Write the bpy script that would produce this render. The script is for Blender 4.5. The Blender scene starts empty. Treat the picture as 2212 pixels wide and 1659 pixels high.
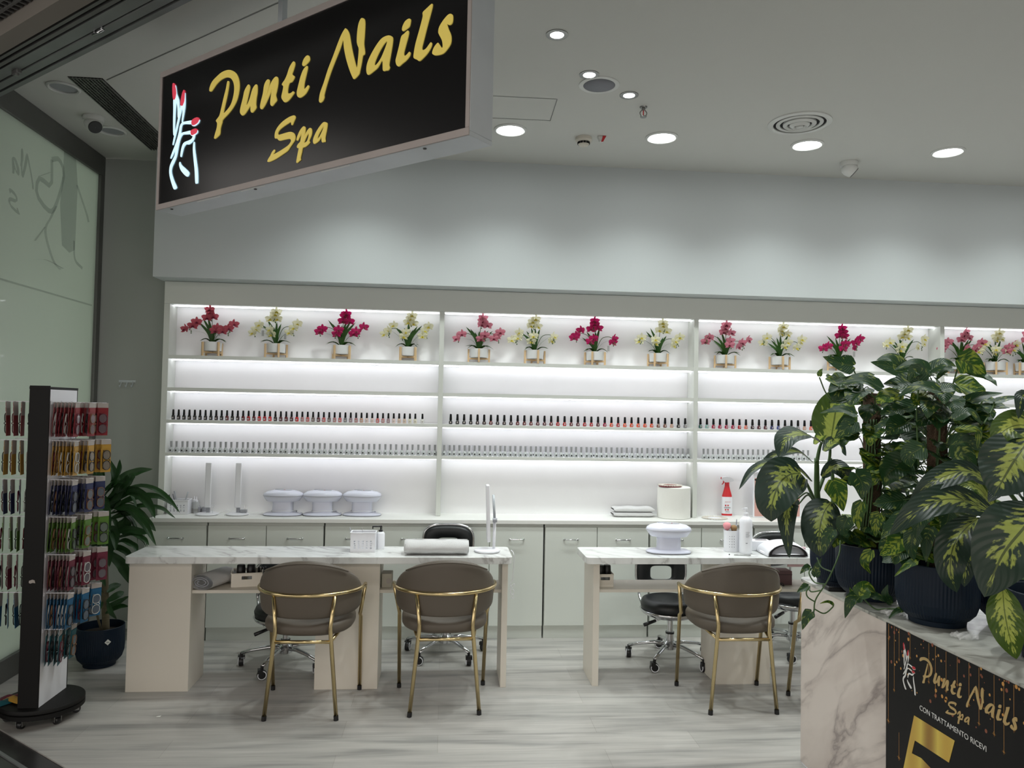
import bpy, bmesh, math, random
from math import sin, cos, pi, radians as R, sqrt
from mathutils import Vector as V, Matrix, geometry
random.seed(7)
col = bpy.context.scene.collection
scn = bpy.context.scene

# ---------------------------------------------------------------- camera
IW, IH, FPX = 2212, 1659, 1650.0
PITCH, YAW, ROLL, EYE = 0.03264614, 0.08709446, 0.0185951, 1.6
_f = V((sin(YAW)*cos(PITCH), cos(YAW)*cos(PITCH), sin(PITCH)))
_r = V((cos(YAW), -sin(YAW), 0)); _u = _r.cross(_f)
_R = _r*cos(ROLL) + _u*sin(ROLL); _U = -_r*sin(ROLL) + _u*cos(ROLL)
cd = bpy.data.cameras.new('camera'); cam = bpy.data.objects.new('camera', cd); col.objects.link(cam)
cd.sensor_fit = 'HORIZONTAL'; cd.sensor_width = 36.0; cd.lens = 36.0*FPX/IW; cd.clip_start = .05
cam.matrix_world = Matrix(((_R.x, _U.x, -_f.x, 0), (_R.y, _U.y, -_f.y, 0), (_R.z, _U.z, -_f.z, EYE), (0, 0, 0, 1)))
scn.camera = cam

def at(px, py, ax, v):
    """the point of the plane x|y|z = v that lies behind a pixel of the photograph"""
    d = _f + _R*((px-IW/2)/FPX) - _U*((py-IH/2)/FPX)
    i = 'xyz'.index(ax); o = V((0, 0, EYE)); return o + d*((v-o[i])/d[i])

# ---------------------------------------------------------------- world, exposure
scn.view_settings.view_transform = 'Standard'; scn.view_settings.look = 'None'
scn.view_settings.exposure = 0.7; scn.view_settings.gamma = 1.0; scn.view_settings.use_curve_mapping = False
w = bpy.data.worlds.new('mall'); scn.world = w; w.use_nodes = True
w.node_tree.nodes['Background'].inputs[0].default_value = (1.0, .955, .90, 1)
w.node_tree.nodes['Background'].inputs[1].default_value = 0.82

def lamp(name, kind, loc, power, color=(1, 1, 1), size=.2, rot=(0, 0, 0), **k):
    l = bpy.data.lights.new(name, kind); l.energy = power; l.color = color
    if kind == 'AREA': l.size = size; l.shape = k.get('shape', 'DISK')
    if kind == 'AREA' and 'size_y' in k: l.shape = 'RECTANGLE'; l.size_y = k['size_y']
    if kind == 'SPOT': l.spot_size = k.get('spot', 1.2); l.spot_blend = k.get('blend', .6); l.shadow_soft_size = size
    o = bpy.data.objects.new(name, l); o.location = loc; o.rotation_euler = rot; col.objects.link(o)
    if 'parent' in k: o.parent = k['parent']
    return o
CEIL = 3.34
# first pair: the mall's own warm ceiling lamps behind the camera
lamp('mall_side_light', 'AREA', (-1.2, -1.6, 3.9), 34, (1, .89, .79), 1.2)
lamp('mall_side_light', 'AREA', (2.2, -1.2, 3.9), 26, (1, .89, .79), 1.2)
lamp('mall_side_light', 'AREA', (-4.3, 4.9, 3.8), 32, (.95, 1, .97), 1.4)  # added light outside the left glass wall, brightens the frosted pane

# ---------------------------------------------------------------- materials
def sr(r, g, b): return tuple(((c/255)/12.92 if c/255 <= .04045 else ((c/255+.055)/1.055)**2.4) for c in (r, g, b))
def mat(name, rgb, rough=.5, metal=0, spec=.5, emit=None, es=0, alpha=1, trans=0, bump=None, coat=0, noise=None):
    m = bpy.data.materials.new(name); m.use_nodes = True; nt = m.node_tree; b = nt.nodes['Principled BSDF']
    c = tuple(rgb)+(1,)
    b.inputs['Base Color'].default_value = c; b.inputs['Roughness'].default_value = rough
    b.inputs['Metallic'].default_value = metal; b.inputs['Specular IOR Level'].default_value = spec
    b.inputs['Coat Weight'].default_value = coat
    if emit: b.inputs['Emission Color'].default_value = tuple(emit)+(1,); b.inputs['Emission Strength'].default_value = es
    if trans: b.inputs['Transmission Weight'].default_value = trans
    if alpha < 1: b.inputs['Alpha'].default_value = alpha
    tc = nt.nodes.new('ShaderNodeTexCoord')
    if noise:   # (scale, amount[, (sx,sy,sz)])
        mp = nt.nodes.new('ShaderNodeMapping'); nt.links.new(tc.outputs['Object'], mp.inputs[0])
        if len(noise) > 2: mp.inputs['Scale'].default_value = noise[2]
        n = nt.nodes.new('ShaderNodeTexNoise'); n.inputs['Scale'].default_value = noise[0]; n.inputs['Detail'].default_value = 4
        nt.links.new(mp.outputs[0], n.inputs['Vector'])
        mx = nt.nodes.new('ShaderNodeMix'); mx.data_type = 'RGBA'
        a = noise[1]; mx.inputs[6].default_value = tuple(max(0, x*(1-a)) for x in rgb)+(1,); mx.inputs[7].default_value = tuple(min(1, x*(1+a)) for x in rgb)+(1,)
        nt.links.new(n.outputs[0], mx.inputs[0]); nt.links.new(mx.outputs[2], b.inputs['Base Color'])
    if bump:
        n2 = nt.nodes.new('ShaderNodeTexNoise'); n2.inputs['Scale'].default_value = bump[0]; n2.inputs['Detail'].default_value = 3
        nt.links.new(tc.outputs['Object'], n2.inputs['Vector'])
        bp = nt.nodes.new('ShaderNodeBump'); bp.inputs['Strength'].default_value = bump[1]; bp.inputs['Distance'].default_value = .01
        nt.links.new(n2.outputs[0], bp.inputs['Height']); nt.links.new(bp.outputs[0], b.inputs['Normal'])
    return m
def N(nt, t, **k):
    n = nt.nodes.new(t)
    for a, v in k.items(): setattr(n, a, v)
    return n
def ramp(nt, stops):
    r = nt.nodes.new('ShaderNodeValToRGB'); e = r.color_ramp.elements
    while len(e) > 1: e.remove(e[-1])
    e[0].position, e[0].color = stops[0][0], tuple(stops[0][1])+(1,)
    for p, c in stops[1:]: x = e.new(p); x.color = tuple(c)+(1,)
    return r
def marble(name, base, vein, vein2, scale=2.2, rough=.18, rot=(0, 0, .6)):
    m = bpy.data.materials.new(name); m.use_nodes = True; nt = m.node_tree; b = nt.nodes['Principled BSDF']; L = nt.links.new
    tc = N(nt, 'ShaderNodeTexCoord'); m0 = N(nt, 'ShaderNodeMapping'); mp = N(nt, 'ShaderNodeMapping'); m0.inputs['Rotation'].default_value = rot; mp.inputs['Scale'].default_value = (scale*.8, scale*2.6, scale*.9)
    L(tc.outputs['Object'], m0.inputs[0]); L(m0.outputs[0], mp.inputs[0])
    n1 = N(nt, 'ShaderNodeTexNoise'); n1.inputs['Scale'].default_value = 1.3; n1.inputs['Detail'].default_value = 7; n1.inputs['Distortion'].default_value = .45; L(mp.outputs[0], n1.inputs['Vector'])
    n2 = N(nt, 'ShaderNodeTexNoise'); n2.inputs['Scale'].default_value = 1.6; n2.inputs['Detail'].default_value = 5; n2.inputs['Distortion'].default_value = .3; L(mp.outputs[0], n2.inputs['Vector'])
    r1 = ramp(nt, [(.445, (0, 0, 0)), (.492, (1, 1, 1)), (.505, (.45, .45, .45)), (.56, (0, 0, 0))]); L(n1.outputs[0], r1.inputs[0])
    r2 = ramp(nt, [(.45, (0, 0, 0)), (.75, (1, 1, 1))]); L(n2.outputs[0], r2.inputs[0])
    m1 = N(nt, 'ShaderNodeMix', data_type='RGBA'); m1.inputs[6].default_value = tuple(base)+(1,); m1.inputs[7].default_value = tuple(vein2)+(1,); L(r2.outputs[0], m1.inputs[0])
    mu = N(nt, 'ShaderNodeMath', operation='MULTIPLY'); rk = ramp(nt, [(.40, (.12, .12, .12)), (.62, (.95, .95, .95))]); L(n2.outputs[0], rk.inputs[0]); L(rk.outputs[0], mu.inputs[1]); L(r1.outputs[0], mu.inputs[0])
    m2 = N(nt, 'ShaderNodeMix', data_type='RGBA'); m2.inputs[7].default_value = tuple(vein)+(1,); L(m1.outputs[2], m2.inputs[6]); L(mu.outputs[0], m2.inputs[0])
    L(m2.outputs[2], b.inputs['Base Color']); b.inputs['Roughness'].default_value = rough; return m
def floor_mat():
    m = bpy.data.materials.new('oak_plank'); m.use_nodes = True; nt = m.node_tree; b = nt.nodes['Principled BSDF']; L = nt.links.new
    tc = N(nt, 'ShaderNodeTexCoord')
    br = N(nt, 'ShaderNodeTexBrick'); br.offset = .37; br.inputs['Scale'].default_value = 1; br.inputs['Brick Width'].default_value = 1.25; br.inputs['Row Height'].default_value = .19
    br.inputs['Mortar Size'].default_value = .0012; br.inputs['Mortar Smooth'].default_value = .2
    br.inputs['Color1'].default_value = sr(188, 185, 180)+(1,); br.inputs['Color2'].default_value = sr(177, 175, 170)+(1,); br.inputs['Mortar'].default_value = sr(164, 160, 154)+(1,)
    L(tc.outputs['Object'], br.inputs['Vector'])
    sp = N(nt, 'ShaderNodeMapping'); sp.inputs['Scale'].default_value = (.9, 9, 1); L(tc.outputs['Object'], sp.inputs[0])
    n = N(nt, 'ShaderNodeTexNoise'); n.inputs['Scale'].default_value = 1.5; n.inputs['Detail'].default_value = 6; n.inputs['Distortion'].default_value = .5; L(sp.outputs[0], n.inputs['Vector'])
    n2 = N(nt, 'ShaderNodeTexNoise'); n2.inputs['Scale'].default_value = 5; n2.inputs['Detail'].default_value = 8; sp2 = N(nt, 'ShaderNodeMapping'); sp2.inputs['Scale'].default_value = (.6, 22, 1); L(tc.outputs['Object'], sp2.inputs[0]); L(sp2.outputs[0], n2.inputs['Vector'])
    r = ramp(nt, [(.30, (.58, .59, .60)), (.48, (.88, .88, .885)), (.64, (1.0, 1.0, 1.0))]); L(n.outputs[0], r.inputs[0])
    r2 = ramp(nt, [(.3, (.86, .86, .86)), (.6, (1, 1, 1))]); L(n2.outputs[0], r2.inputs[0])
    a = N(nt, 'ShaderNodeMix', data_type='RGBA', blend_type='MULTIPLY'); a.inputs[0].default_value = 1; L(br.outputs[0], a.inputs[6]); L(r.outputs[0], a.inputs[7])
    c = N(nt, 'ShaderNodeMix', data_type='RGBA', blend_type='MULTIPLY'); c.inputs[0].default_value = 1; L(a.outputs[2], c.inputs[6]); L(r2.outputs[0], c.inputs[7])
    L(c.outputs[2], b.inputs['Base Color']); b.inputs['Roughness'].default_value = .42; b.inputs['Specular IOR Level'].default_value = .35; return m
def leaf_mat(name, dark, light, mode, amount=.6):
    m = bpy.data.materials.new(name); m.use_nodes = True; nt = m.node_tree; b = nt.nodes['Principled BSDF']; L = nt.links.new
    uv = N(nt, 'ShaderNodeTexCoord'); s = N(nt, 'ShaderNodeSeparateXYZ'); L(uv.outputs['UV'], s.inputs[0])
    def M(op, a, c=None, d=None):
        x = N(nt, 'ShaderNodeMath', operation=op)
        for i, q in enumerate((a, c, d)):
            if q is None: continue
            if isinstance(q, (int, float)): x.inputs[i].default_value = q
            else: L(q, x.inputs[i])
        return x.outputs[0]
    u = s.outputs[0]; v = M('ABSOLUTE', M('MULTIPLY_ADD', s.outputs[1], 2, -1))
    q = M('SUBTRACT', u, M('MULTIPLY', v, .28)); cb = N(nt, 'ShaderNodeCombineXYZ'); L(M('MULTIPLY', q, 15), cb.inputs[0]); L(M('MULTIPLY', v, 3.4), cb.inputs[1])
    gm = N(nt, 'ShaderNodeObjectInfo'); L(M('ADD', M('MULTIPLY', gm.outputs['Random'], 20), M('FLOOR', s.outputs[0])), cb.inputs[2])
    n = N(nt, 'ShaderNodeTexNoise'); n.inputs['Scale'].default_value = 1.0 if mode == 'band' else .55; n.inputs['Detail'].default_value = 5; L(cb.outputs[0], n.inputs['Vector'])
    if mode == 'band':
        k = M('ADD', M('SUBTRACT', amount, v), M('MULTIPLY', M('SUBTRACT', n.outputs[0], .5), 2.2))
        k = M('SUBTRACT', k, M('MULTIPLY', M('POWER', M('FRACT', u), 4), .8))
        k = M('MULTIPLY', k, 6)
    elif mode == 'streak':
        k = M('MULTIPLY', M('SUBTRACT', n.outputs[0], amount), 12)
    else: k = M('MULTIPLY', n.outputs[0], amount)
    cl = N(nt, 'ShaderNodeClamp'); L(k, cl.inputs[0])
    mx = N(nt, 'ShaderNodeMix', data_type='RGBA'); mx.inputs[6].default_value = tuple(dark)+(1,); mx.inputs[7].default_value = tuple(light)+(1,); L(cl.outputs[0], mx.inputs[0])
    mid = N(nt, 'ShaderNodeMix', data_type='RGBA'); mid.inputs[7].default_value = tuple(x*.55+y*.25 for x, y in zip(dark, light))+(1,); L(mx.outputs[2], mid.inputs[6]); L(M('LESS_THAN', v, .035), mid.inputs[0])
    L(mid.outputs[2], b.inputs['Base Color']); b.inputs['Roughness'].default_value = .42; b.inputs['Specular IOR Level'].default_value = .4
    bp = N(nt, 'ShaderNodeBump'); bp.inputs['Strength'].default_value = .14; bp.inputs['Distance'].default_value = .003
    L(M('SINE', M('MULTIPLY', q, 75)), bp.inputs['Height']); L(bp.outputs[0], b.inputs['Normal'])
    tr = N(nt, 'ShaderNodeBsdfTranslucent'); L(mid.outputs[2], tr.inputs[0]); ms = N(nt, 'ShaderNodeMixShader'); ms.inputs[0].default_value = .22
    L(b.outputs[0], ms.inputs[1]); L(tr.outputs[0], ms.inputs[2]); L(ms.outputs[0], nt.nodes['Material Output'].inputs[0]); return m
def gold_print(name):
    m = bpy.data.materials.new(name); m.use_nodes = True; nt = m.node_tree; b = nt.nodes['Principled BSDF']; L = nt.links.new
    tc = N(nt, 'ShaderNodeTexCoord'); wv = N(nt, 'ShaderNodeTexWave'); wv.bands_direction = 'Y'; wv.inputs['Scale'].default_value = 1.7; wv.inputs['Distortion'].default_value = .6
    L(tc.outputs['Object'], wv.inputs[0]); r = ramp(nt, [(0, sr(150, 112, 40)), (.5, sr(214, 190, 82)), (1, sr(196, 160, 62))]); L(wv.outputs[0], r.inputs[0])
    L(r.outputs[0], b.inputs['Base Color']); b.inputs['Roughness'].default_value = .35; return m

M = {}
M['ceil'] = mat('painted_ceiling', sr(206, 206, 201), .85, bump=(40, .02))
M['wall'] = mat('painted_wall', sr(196, 202, 203), .8, bump=(60, .03))
M['wall_l'] = mat('grey_wall', sr(160, 164, 159), .85)
M['white'] = mat('white_laminate', sr(228, 229, 225), .42, noise=(3, .015))
M['shelfw'] = mat('white_board', sr(243, 243, 244), .5, noise=(6, .02))
M['shelfr'] = mat('gloss_board', sr(225, 226, 226), .18)
M['front'] = mat('shelf_edge', sr(210, 213, 207), .45)
M['cab'] = mat('cabinet_door', sr(214, 219, 212), .3, noise=(2, .02, (1, 1, .2)))
M['cream'] = mat('cream_laminate', sr(216, 210, 198), .45, noise=(2.5, .03, (1, 1, .15)))
M['led'] = mat('led_diffuser', (1, 1, 1), .5, emit=(.93, .95, 1.0), es=3.8)
M['disc'] = mat('lamp_diffuser', (1, 1, 1), .5, emit=(.97, 1.0, .98), es=14)
M['trim'] = mat('white_plastic_trim', sr(215, 216, 213), .4)
M['plastic'] = mat('white_plastic', sr(232, 233, 238), .3)
M['plastic2'] = mat('lilac_white_plastic', sr(214, 216, 230), .25)
M['greyp'] = mat('grey_plastic', sr(150, 152, 158), .4)
M['black'] = mat('black_plastic', sr(18, 18, 20), .35)
M['blackm'] = mat('black_matt', sr(13, 12, 11), .6, spec=.3, noise=(3, .2))
M['chrome'] = mat('chrome', sr(205, 206, 208), .12, metal=1)
M['steel'] = mat('brushed_steel', sr(150, 150, 148), .35, metal=1)
M['gold'] = mat('gold_brass', sr(208, 188, 142), .22, metal=1)
M['leather'] = mat('taupe_leather', sr(92, 84, 74), .55, bump=(300, .06))
M['bleather'] = mat('black_leather', sr(14, 18, 20), .42, bump=(200, .06))
M['alu'] = mat('aluminium', sr(188, 194, 198), .4, metal=.15, noise=(5, .12))
M['alub'] = mat('dark_aluminium', sr(110, 110, 108), .45, metal=.5, noise=(4, .15))
M['dark'] = mat('dark_void', sr(16, 16, 17), .8)
M['galv'] = mat('galvanised_steel', sr(128, 131, 130), .42, metal=.5, noise=(6, .25))
M['glassf'] = mat('frosted_glass', sr(206, 216, 206), .3, coat=.4, noise=(1.2, .03))
def see_through(m, f):
    nt = m.node_tree; b = nt.nodes['Principled BSDF']; tr = nt.nodes.new('ShaderNodeBsdfTranslucent'); tr.inputs[0].default_value = b.inputs['Base Color'].default_value
    ms = nt.nodes.new('ShaderNodeMixShader'); ms.inputs[0].default_value = f; nt.links.new(b.outputs[0], ms.inputs[1]); nt.links.new(tr.outputs[0], ms.inputs[2]); nt.links.new(ms.outputs[0], nt.nodes['Material Output'].inputs[0])
see_through(M['glassf'], .42)
M['glassd'] = mat('frosted_print', sr(120, 134, 132), .5, alpha=.16)
M['signblk'] = mat('black_acrylic', sr(20, 20, 21), .22)
M['signgold'] = mat('gold_letter_light', sr(190, 168, 84), .4, emit=sr(204, 184, 88), es=.29, noise=(18, .1))
M['signwhite'] = mat('white_letter_light', (1, 1, 1), .4, emit=sr(170, 220, 240), es=.52)
M['signred'] = mat('red_letter_light', sr(200, 60, 75), .4, emit=sr(214, 62, 84), es=.36)
M['marble'] = marble('white_marble', sr(226, 228, 226), sr(160, 158, 156), sr(210, 212, 210), 3.0, .12)
M['marbled'] = marble('warm_marble', sr(214, 204, 196), sr(142, 130, 126), sr(192, 180, 172), 1.5, .28, (-.92, 0, .1))
M['marblet'] = marble('grey_marble', sr(186, 186, 178), sr(112, 112, 106), sr(150, 150, 144), 2.2, .15)
M['stone'] = mat('black_stone', sr(44, 43, 42), .25, noise=(9, .6, (3, 1, 1)))
M['floor'] = floor_mat()
M['wood'] = mat('pale_wood', sr(214, 184, 142), .6, noise=(6, .1, (1, 1, .2)))
M['potw'] = mat('white_ceramic', sr(224, 226, 226), .3)
M['navy'] = mat('navy_pot', sr(6, 25, 42), .5, spec=.3)
M['soil'] = mat('soil', sr(40, 30, 22), .95, bump=(80, .6))
M['stem'] = mat('green_stem', sr(70, 98, 52), .5, noise=(20, .15))
M['bark'] = mat('ringed_trunk', sr(92, 84, 62), .8, noise=(30, .35, (.2, .2, 3)))
M['coir'] = mat('coir_pole', sr(86, 66, 48), .95, bump=(260, 1.0), noise=(90, .5, (1, 1, 3)))
M['dief'] = leaf_mat('spotted_leaf', sr(32, 52, 40), sr(148, 160, 78), 'band', .40)
M['dief2'] = leaf_mat('spotted_leaf_yellow', sr(62, 86, 26), sr(160, 172, 80), 'band', .55)
M['poth'] = leaf_mat('ivy_leaf', sr(34, 66, 34), sr(126, 140, 68), 'streak', .58)
M['poth2'] = leaf_mat('ivy_leaf_bright', sr(44, 80, 22), sr(134, 150, 50), 'streak', .5)
M['drac'] = leaf_mat('strap_leaf', sr(24, 52, 30), sr(58, 98, 40), 'plain', .6)
M['orchl'] = leaf_mat('orchid_leaf', sr(20, 42, 24), sr(80, 140, 40), 'plain', .7)
M['towel'] = mat('white_towel', sr(236, 236, 236), .95, bump=(420, .8))
M['paper'] = mat('white_paper', sr(236, 236, 230), .9, bump=(300, .3))
M['cord'] = mat('white_cord', sr(220, 221, 224), .5)
M['red'] = mat('red_plastic', sr(200, 40, 46), .35)
M['pink'] = mat('pink_bristle', sr(226, 150, 156), .8)
M['tan'] = mat('tan_bristle', sr(150, 120, 82), .85)
M['pinkc'] = mat('pink_card', sr(232, 198, 204), .5)
M['tag'] = mat('grey_tag', sr(160, 160, 158), .6)
M['clear'] = mat('clear_plastic', (1, 1, 1), .1, alpha=.22)
M['label'] = mat('card_label', sr(170, 162, 156), .6)
M['lens'] = mat('glasses_lens', sr(120, 125, 130), .08, alpha=.35)
M['poster'] = mat('black_poster', sr(12, 11, 12), .5, spec=.25)
M['gprint'] = gold_print('gold_print')
M['goldp'] = mat('gold_ink', sr(196, 168, 112), .35, metal=.3)
M['inkw'] = mat('white_ink', sr(225, 225, 222), .5)
M['inkr'] = mat('red_ink', sr(190, 48, 56), .5)
M['amber'] = mat('amber_ink', sr(196, 142, 72), .5)
M['copper'] = mat('copper_ink', sr(136, 76, 52), .5)
M['blue'] = mat('blue_screen', sr(20, 20, 200), .3, emit=(.02, .02, 1), es=1.2)
M['skin'] = mat('printed_skin', sr(206, 160, 150), .4, noise=(6, .12))
M['cap_s'] = mat('silver_cap', sr(150, 151, 152), .4)
M['bottw'] = mat('white_bottle', sr(184, 188, 188), .35)
M['capblack'] = mat('black_cap', sr(7, 7, 8), .45, spec=.25)
M['mallgrille'] = mat('grey_grille', sr(88, 88, 86), .6)
M['beige'] = mat('beige_fascia', sr(120, 114, 106), .7)

# ---------------------------------------------------------------- mesh helpers
class MB:
    def __init__(s): s.v = []; s.f = []; s.uv = []; s.mi = []
    def add(s, vs, fs, uvs=None, mi=0):
        o = len(s.v); s.v += [tuple(p) for p in vs]
        for i, f in enumerate(fs):
            s.f.append([a+o for a in f]); s.uv.append([uvs[a] for a in f] if uvs else None); s.mi.append(mi)
        return s
    def box(s, x0, x1, y0, y1, z0, z1, mtx=None, mi=0):
        p = [V((x, y, z)) for z in (z0, z1) for y in (y0, y1) for x in (x0, x1)]
        if mtx: p = [mtx @ q for q in p]
        return s.add(p, [(0, 2, 3, 1), (4, 5, 7, 6), (0, 1, 5, 4), (2, 6, 7, 3), (0, 4, 6, 2), (1, 3, 7, 5)], mi=mi)
    def lathe(s, prof, n=32, c=(0, 0, 0), sx=1, sy=1, mtx=None, cap=True, mi=0, rib=0, ribn=0, arc=None):
        vs = []; fs = []
        for j, (r, z) in enumerate(prof):
            for i in range(n):
                a = 2*pi*i/n; rr = r*(1+(rib*(1 if i % 2 else -1) if ribn and ribn[0] <= j <= ribn[1] else 0))
                vs.append(V((c[0]+rr*cos(a)*sx, c[1]+rr*sin(a)*sy, c[2]+z)))
        for j in range(len(prof)-1):
            for i in range(n): k = (i+1) % n; fs.append((j*n+i, j*n+k, (j+1)*n+k, (j+1)*n+i))
        if cap: fs.append(tuple(reversed(range(n)))); fs.append(tuple(range((len(prof)-1)*n, len(prof)*n)))
        if mtx: vs = [mtx @ q for q in vs]
        return s.add(vs, fs, mi=mi)
    def cyl(s, a, b, r, r2=None, n=16, mi=0): return s.tube([a, b], [r, r if r2 is None else r2], n, mi)
    def tube(s, pts, rad, n=10, mi=0, closed=False, flat=1):
        pts = [V(p) for p in pts]; m = len(pts)
        if not isinstance(rad, (list, tuple)): rad = [rad]*m
        vs = []; fs = []; prev = None
        for i, p in enumerate(pts):
            if closed: t = pts[(i+1) % m]-pts[i-1]
            else: t = pts[min(i+1, m-1)]-pts[max(i-1, 0)]
            t = t.normalized() if t.length > 1e-9 else V((0, 0, 1))
            if prev is None: q = V((0, 0, 1)) if abs(t.z) < .9 else V((1, 0, 0)); a = (q-t*q.dot(t)).normalized()
            else: a = (prev-t*prev.dot(t)); a = a.normalized() if a.length > 1e-6 else t.orthogonal().normalized()
            prev = a; b = t.cross(a)
            for k in range(n): th = 2*pi*k/n; vs.append(p+(a*cos(th)*flat+b*sin(th))*rad[i])
        for i in range(m if closed else m-1):
            j = (i+1) % m
            for k in range(n): l = (k+1) % n; fs.append((i*n+k, i*n+l, j*n+l, j*n+k))
        if not closed: fs.append(tuple(reversed(range(n)))); fs.append(tuple(range((m-1)*n, m*n)))
        return s.add(vs, fs, mi=mi)
    def prism(s, rings, f, d0, d1, mi=0):
        """rings: outline + holes in 2D; f(u, v, d) -> 3D point"""
        loops = [[V((p[0], p[1], 0)) for p in r] for r in rings]; tri = geometry.tessellate_polygon(loops)
        flat = [p for r in rings for p in r]; n = len(flat)
        vs = [f(p[0], p[1], d1) for p in flat]+[f(p[0], p[1], d0) for p in flat]
        fs = [tuple(t) for t in tri]+[tuple(n+a for a in reversed(t)) for t in tri]
        o = 0
        for r in rings:
            m = len(r)
            for i in range(m): j = (i+1) % m; fs.append((o+i, o+j, n+o+j, n+o+i))
            o += m
        return s.add(vs, fs, mi=mi)
    def grid(s, fn, nu, nv, closed_u=False, closed_v=False, uvs=False, mi=0, uo=0):
        vs = []; uv = []
        for i in range(nu):
            for j in range(nv):
                a = i/(nu if closed_u else nu-1); b = j/(nv if closed_v else nv-1); vs.append(fn(a, b)); uv.append((a*.999+uo, b))
        fs = []
        for i in range(nu if closed_u else nu-1):
            for j in range(nv if closed_v else nv-1):
                k = (i+1) % nu; l = (j+1) % nv; fs.append((i*nv+j, k*nv+j, k*nv+l, i*nv+l))
        return s.add(vs, fs, uv if uvs else None, mi)
    def build(s, name, m, parent=None, smooth=False, bevel=0, seg=2, subd=0, loc=None, label=None, solid=0):
        me = bpy.data.meshes.new(name); me.from_pydata(s.v, [], s.f)
        for q in (m if isinstance(m, (list, tuple)) else [m]): me.materials.append(M[q] if isinstance(q, str) else q)
        me.polygons.foreach_set('material_index', s.mi)
        if any(s.uv):
            ul = me.uv_layers.new(name='UVMap')
            i = 0
            for u, f in zip(s.uv, s.f):
                for q in (u or [(0, 0)]*len(f)): ul.data[i].uv = q; i += 1
        me.update()
        if not any(s.uv):
            bm = bmesh.new(); bm.from_mesh(me); bmesh.ops.recalc_face_normals(bm, faces=bm.faces); bm.to_mesh(me); bm.free()
        if smooth: me.polygons.foreach_set('use_smooth', [True]*len(me.polygons))
        o = bpy.data.objects.new(name, me); col.objects.link(o)
        if parent: o.parent = parent
        if loc: o.location = loc
        if solid: q = o.modifiers.new('s', 'SOLIDIFY'); q.thickness = solid; q.offset = 0
        if bevel: q = o.modifiers.new('b', 'BEVEL'); q.width = bevel; q.segments = seg; q.limit_method = 'ANGLE'; q.angle_limit = R(40)
        if subd: q = o.modifiers.new('d', 'SUBSURF'); q.levels = subd; q.render_levels = subd
        if smooth == 'auto' or bevel:
            me.polygons.foreach_set('use_smooth', [True]*len(me.polygons))
            try: me.set_sharp_from_angle(angle=R(38))
            except Exception: pass
        if label: o['label'] = label
        return o
def tag(o, label, cat, group=None):
    o['label'] = label; o['category'] = cat
    if group: o['group'] = group
    return o
def thing(name, label, cat, loc=(0, 0, 0), rz=0, group=None):
    o = bpy.data.objects.new(name, None); o.empty_display_size = .05; col.objects.link(o); o.location = loc; o.rotation_euler = (0, 0, rz)
    return tag(o, label, cat, group)
def struct(o): o['kind'] = 'structure'; return o
def dup(root, loc=None, rz=None, label=None, group=None):
    r = root.copy(); col.objects.link(r)
    if loc is not None: r.location = loc
    if rz is not None: r.rotation_euler = (0, 0, rz)
    if label: r['label'] = label
    if group: r['group'] = group
    for ch in list(root.children):
        c = ch.copy(); col.objects.link(c); c.parent = r
        for g in list(ch.children): d = g.copy(); col.objects.link(d); d.parent = c
    return r
def smooth_ring(r, k=3):
    n = len(r); out = []
    for i in range(n):
        p0, p1, p2, p3 = r[i-1], r[i], r[(i+1) % n], r[(i+2) % n]
        for j in range(k):
            t = j/k; a = [.5*((2*p1[c])+(-p0[c]+p2[c])*t+(2*p0[c]-5*p1[c]+4*p2[c]-p3[c])*t*t+(-p0[c]+3*p1[c]-3*p2[c]+p3[c])*t**3) for c in (0, 1)]
            out.append(tuple(a))
    return out
def curve(pts, n=16):
    P = [V(p) for p in pts]; P = [P[0]*2-P[1]]+P+[P[-1]*2-P[-2]]; out = []
    seg = len(P)-3
    for i in range(n+1):
        x = i/n*seg; k = min(int(x), seg-1); t = x-k; a, b, c, d = P[k:k+4]
        out.append(.5*((2*b)+(c-a)*t+(2*a-5*b+4*c-d)*t*t+(3*b-a-3*c+d)*t**3))
    return out
NUM = 'first second third fourth fifth sixth seventh eighth ninth tenth eleventh twelfth thirteenth fourteenth fifteenth sixteenth seventeenth eighteenth nineteenth'.split()
def nth(i):
    if i <= 19: return NUM[i-1]
    t = {2: 'twenty', 3: 'thirty', 4: 'forty', 5: 'fifty'}[i//10]
    return (t+'-'+NUM[i % 10-1]) if i % 10 else {2: 'twentieth', 3: 'thirtieth', 4: 'fortieth', 5: 'fiftieth'}[i//10]

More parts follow.
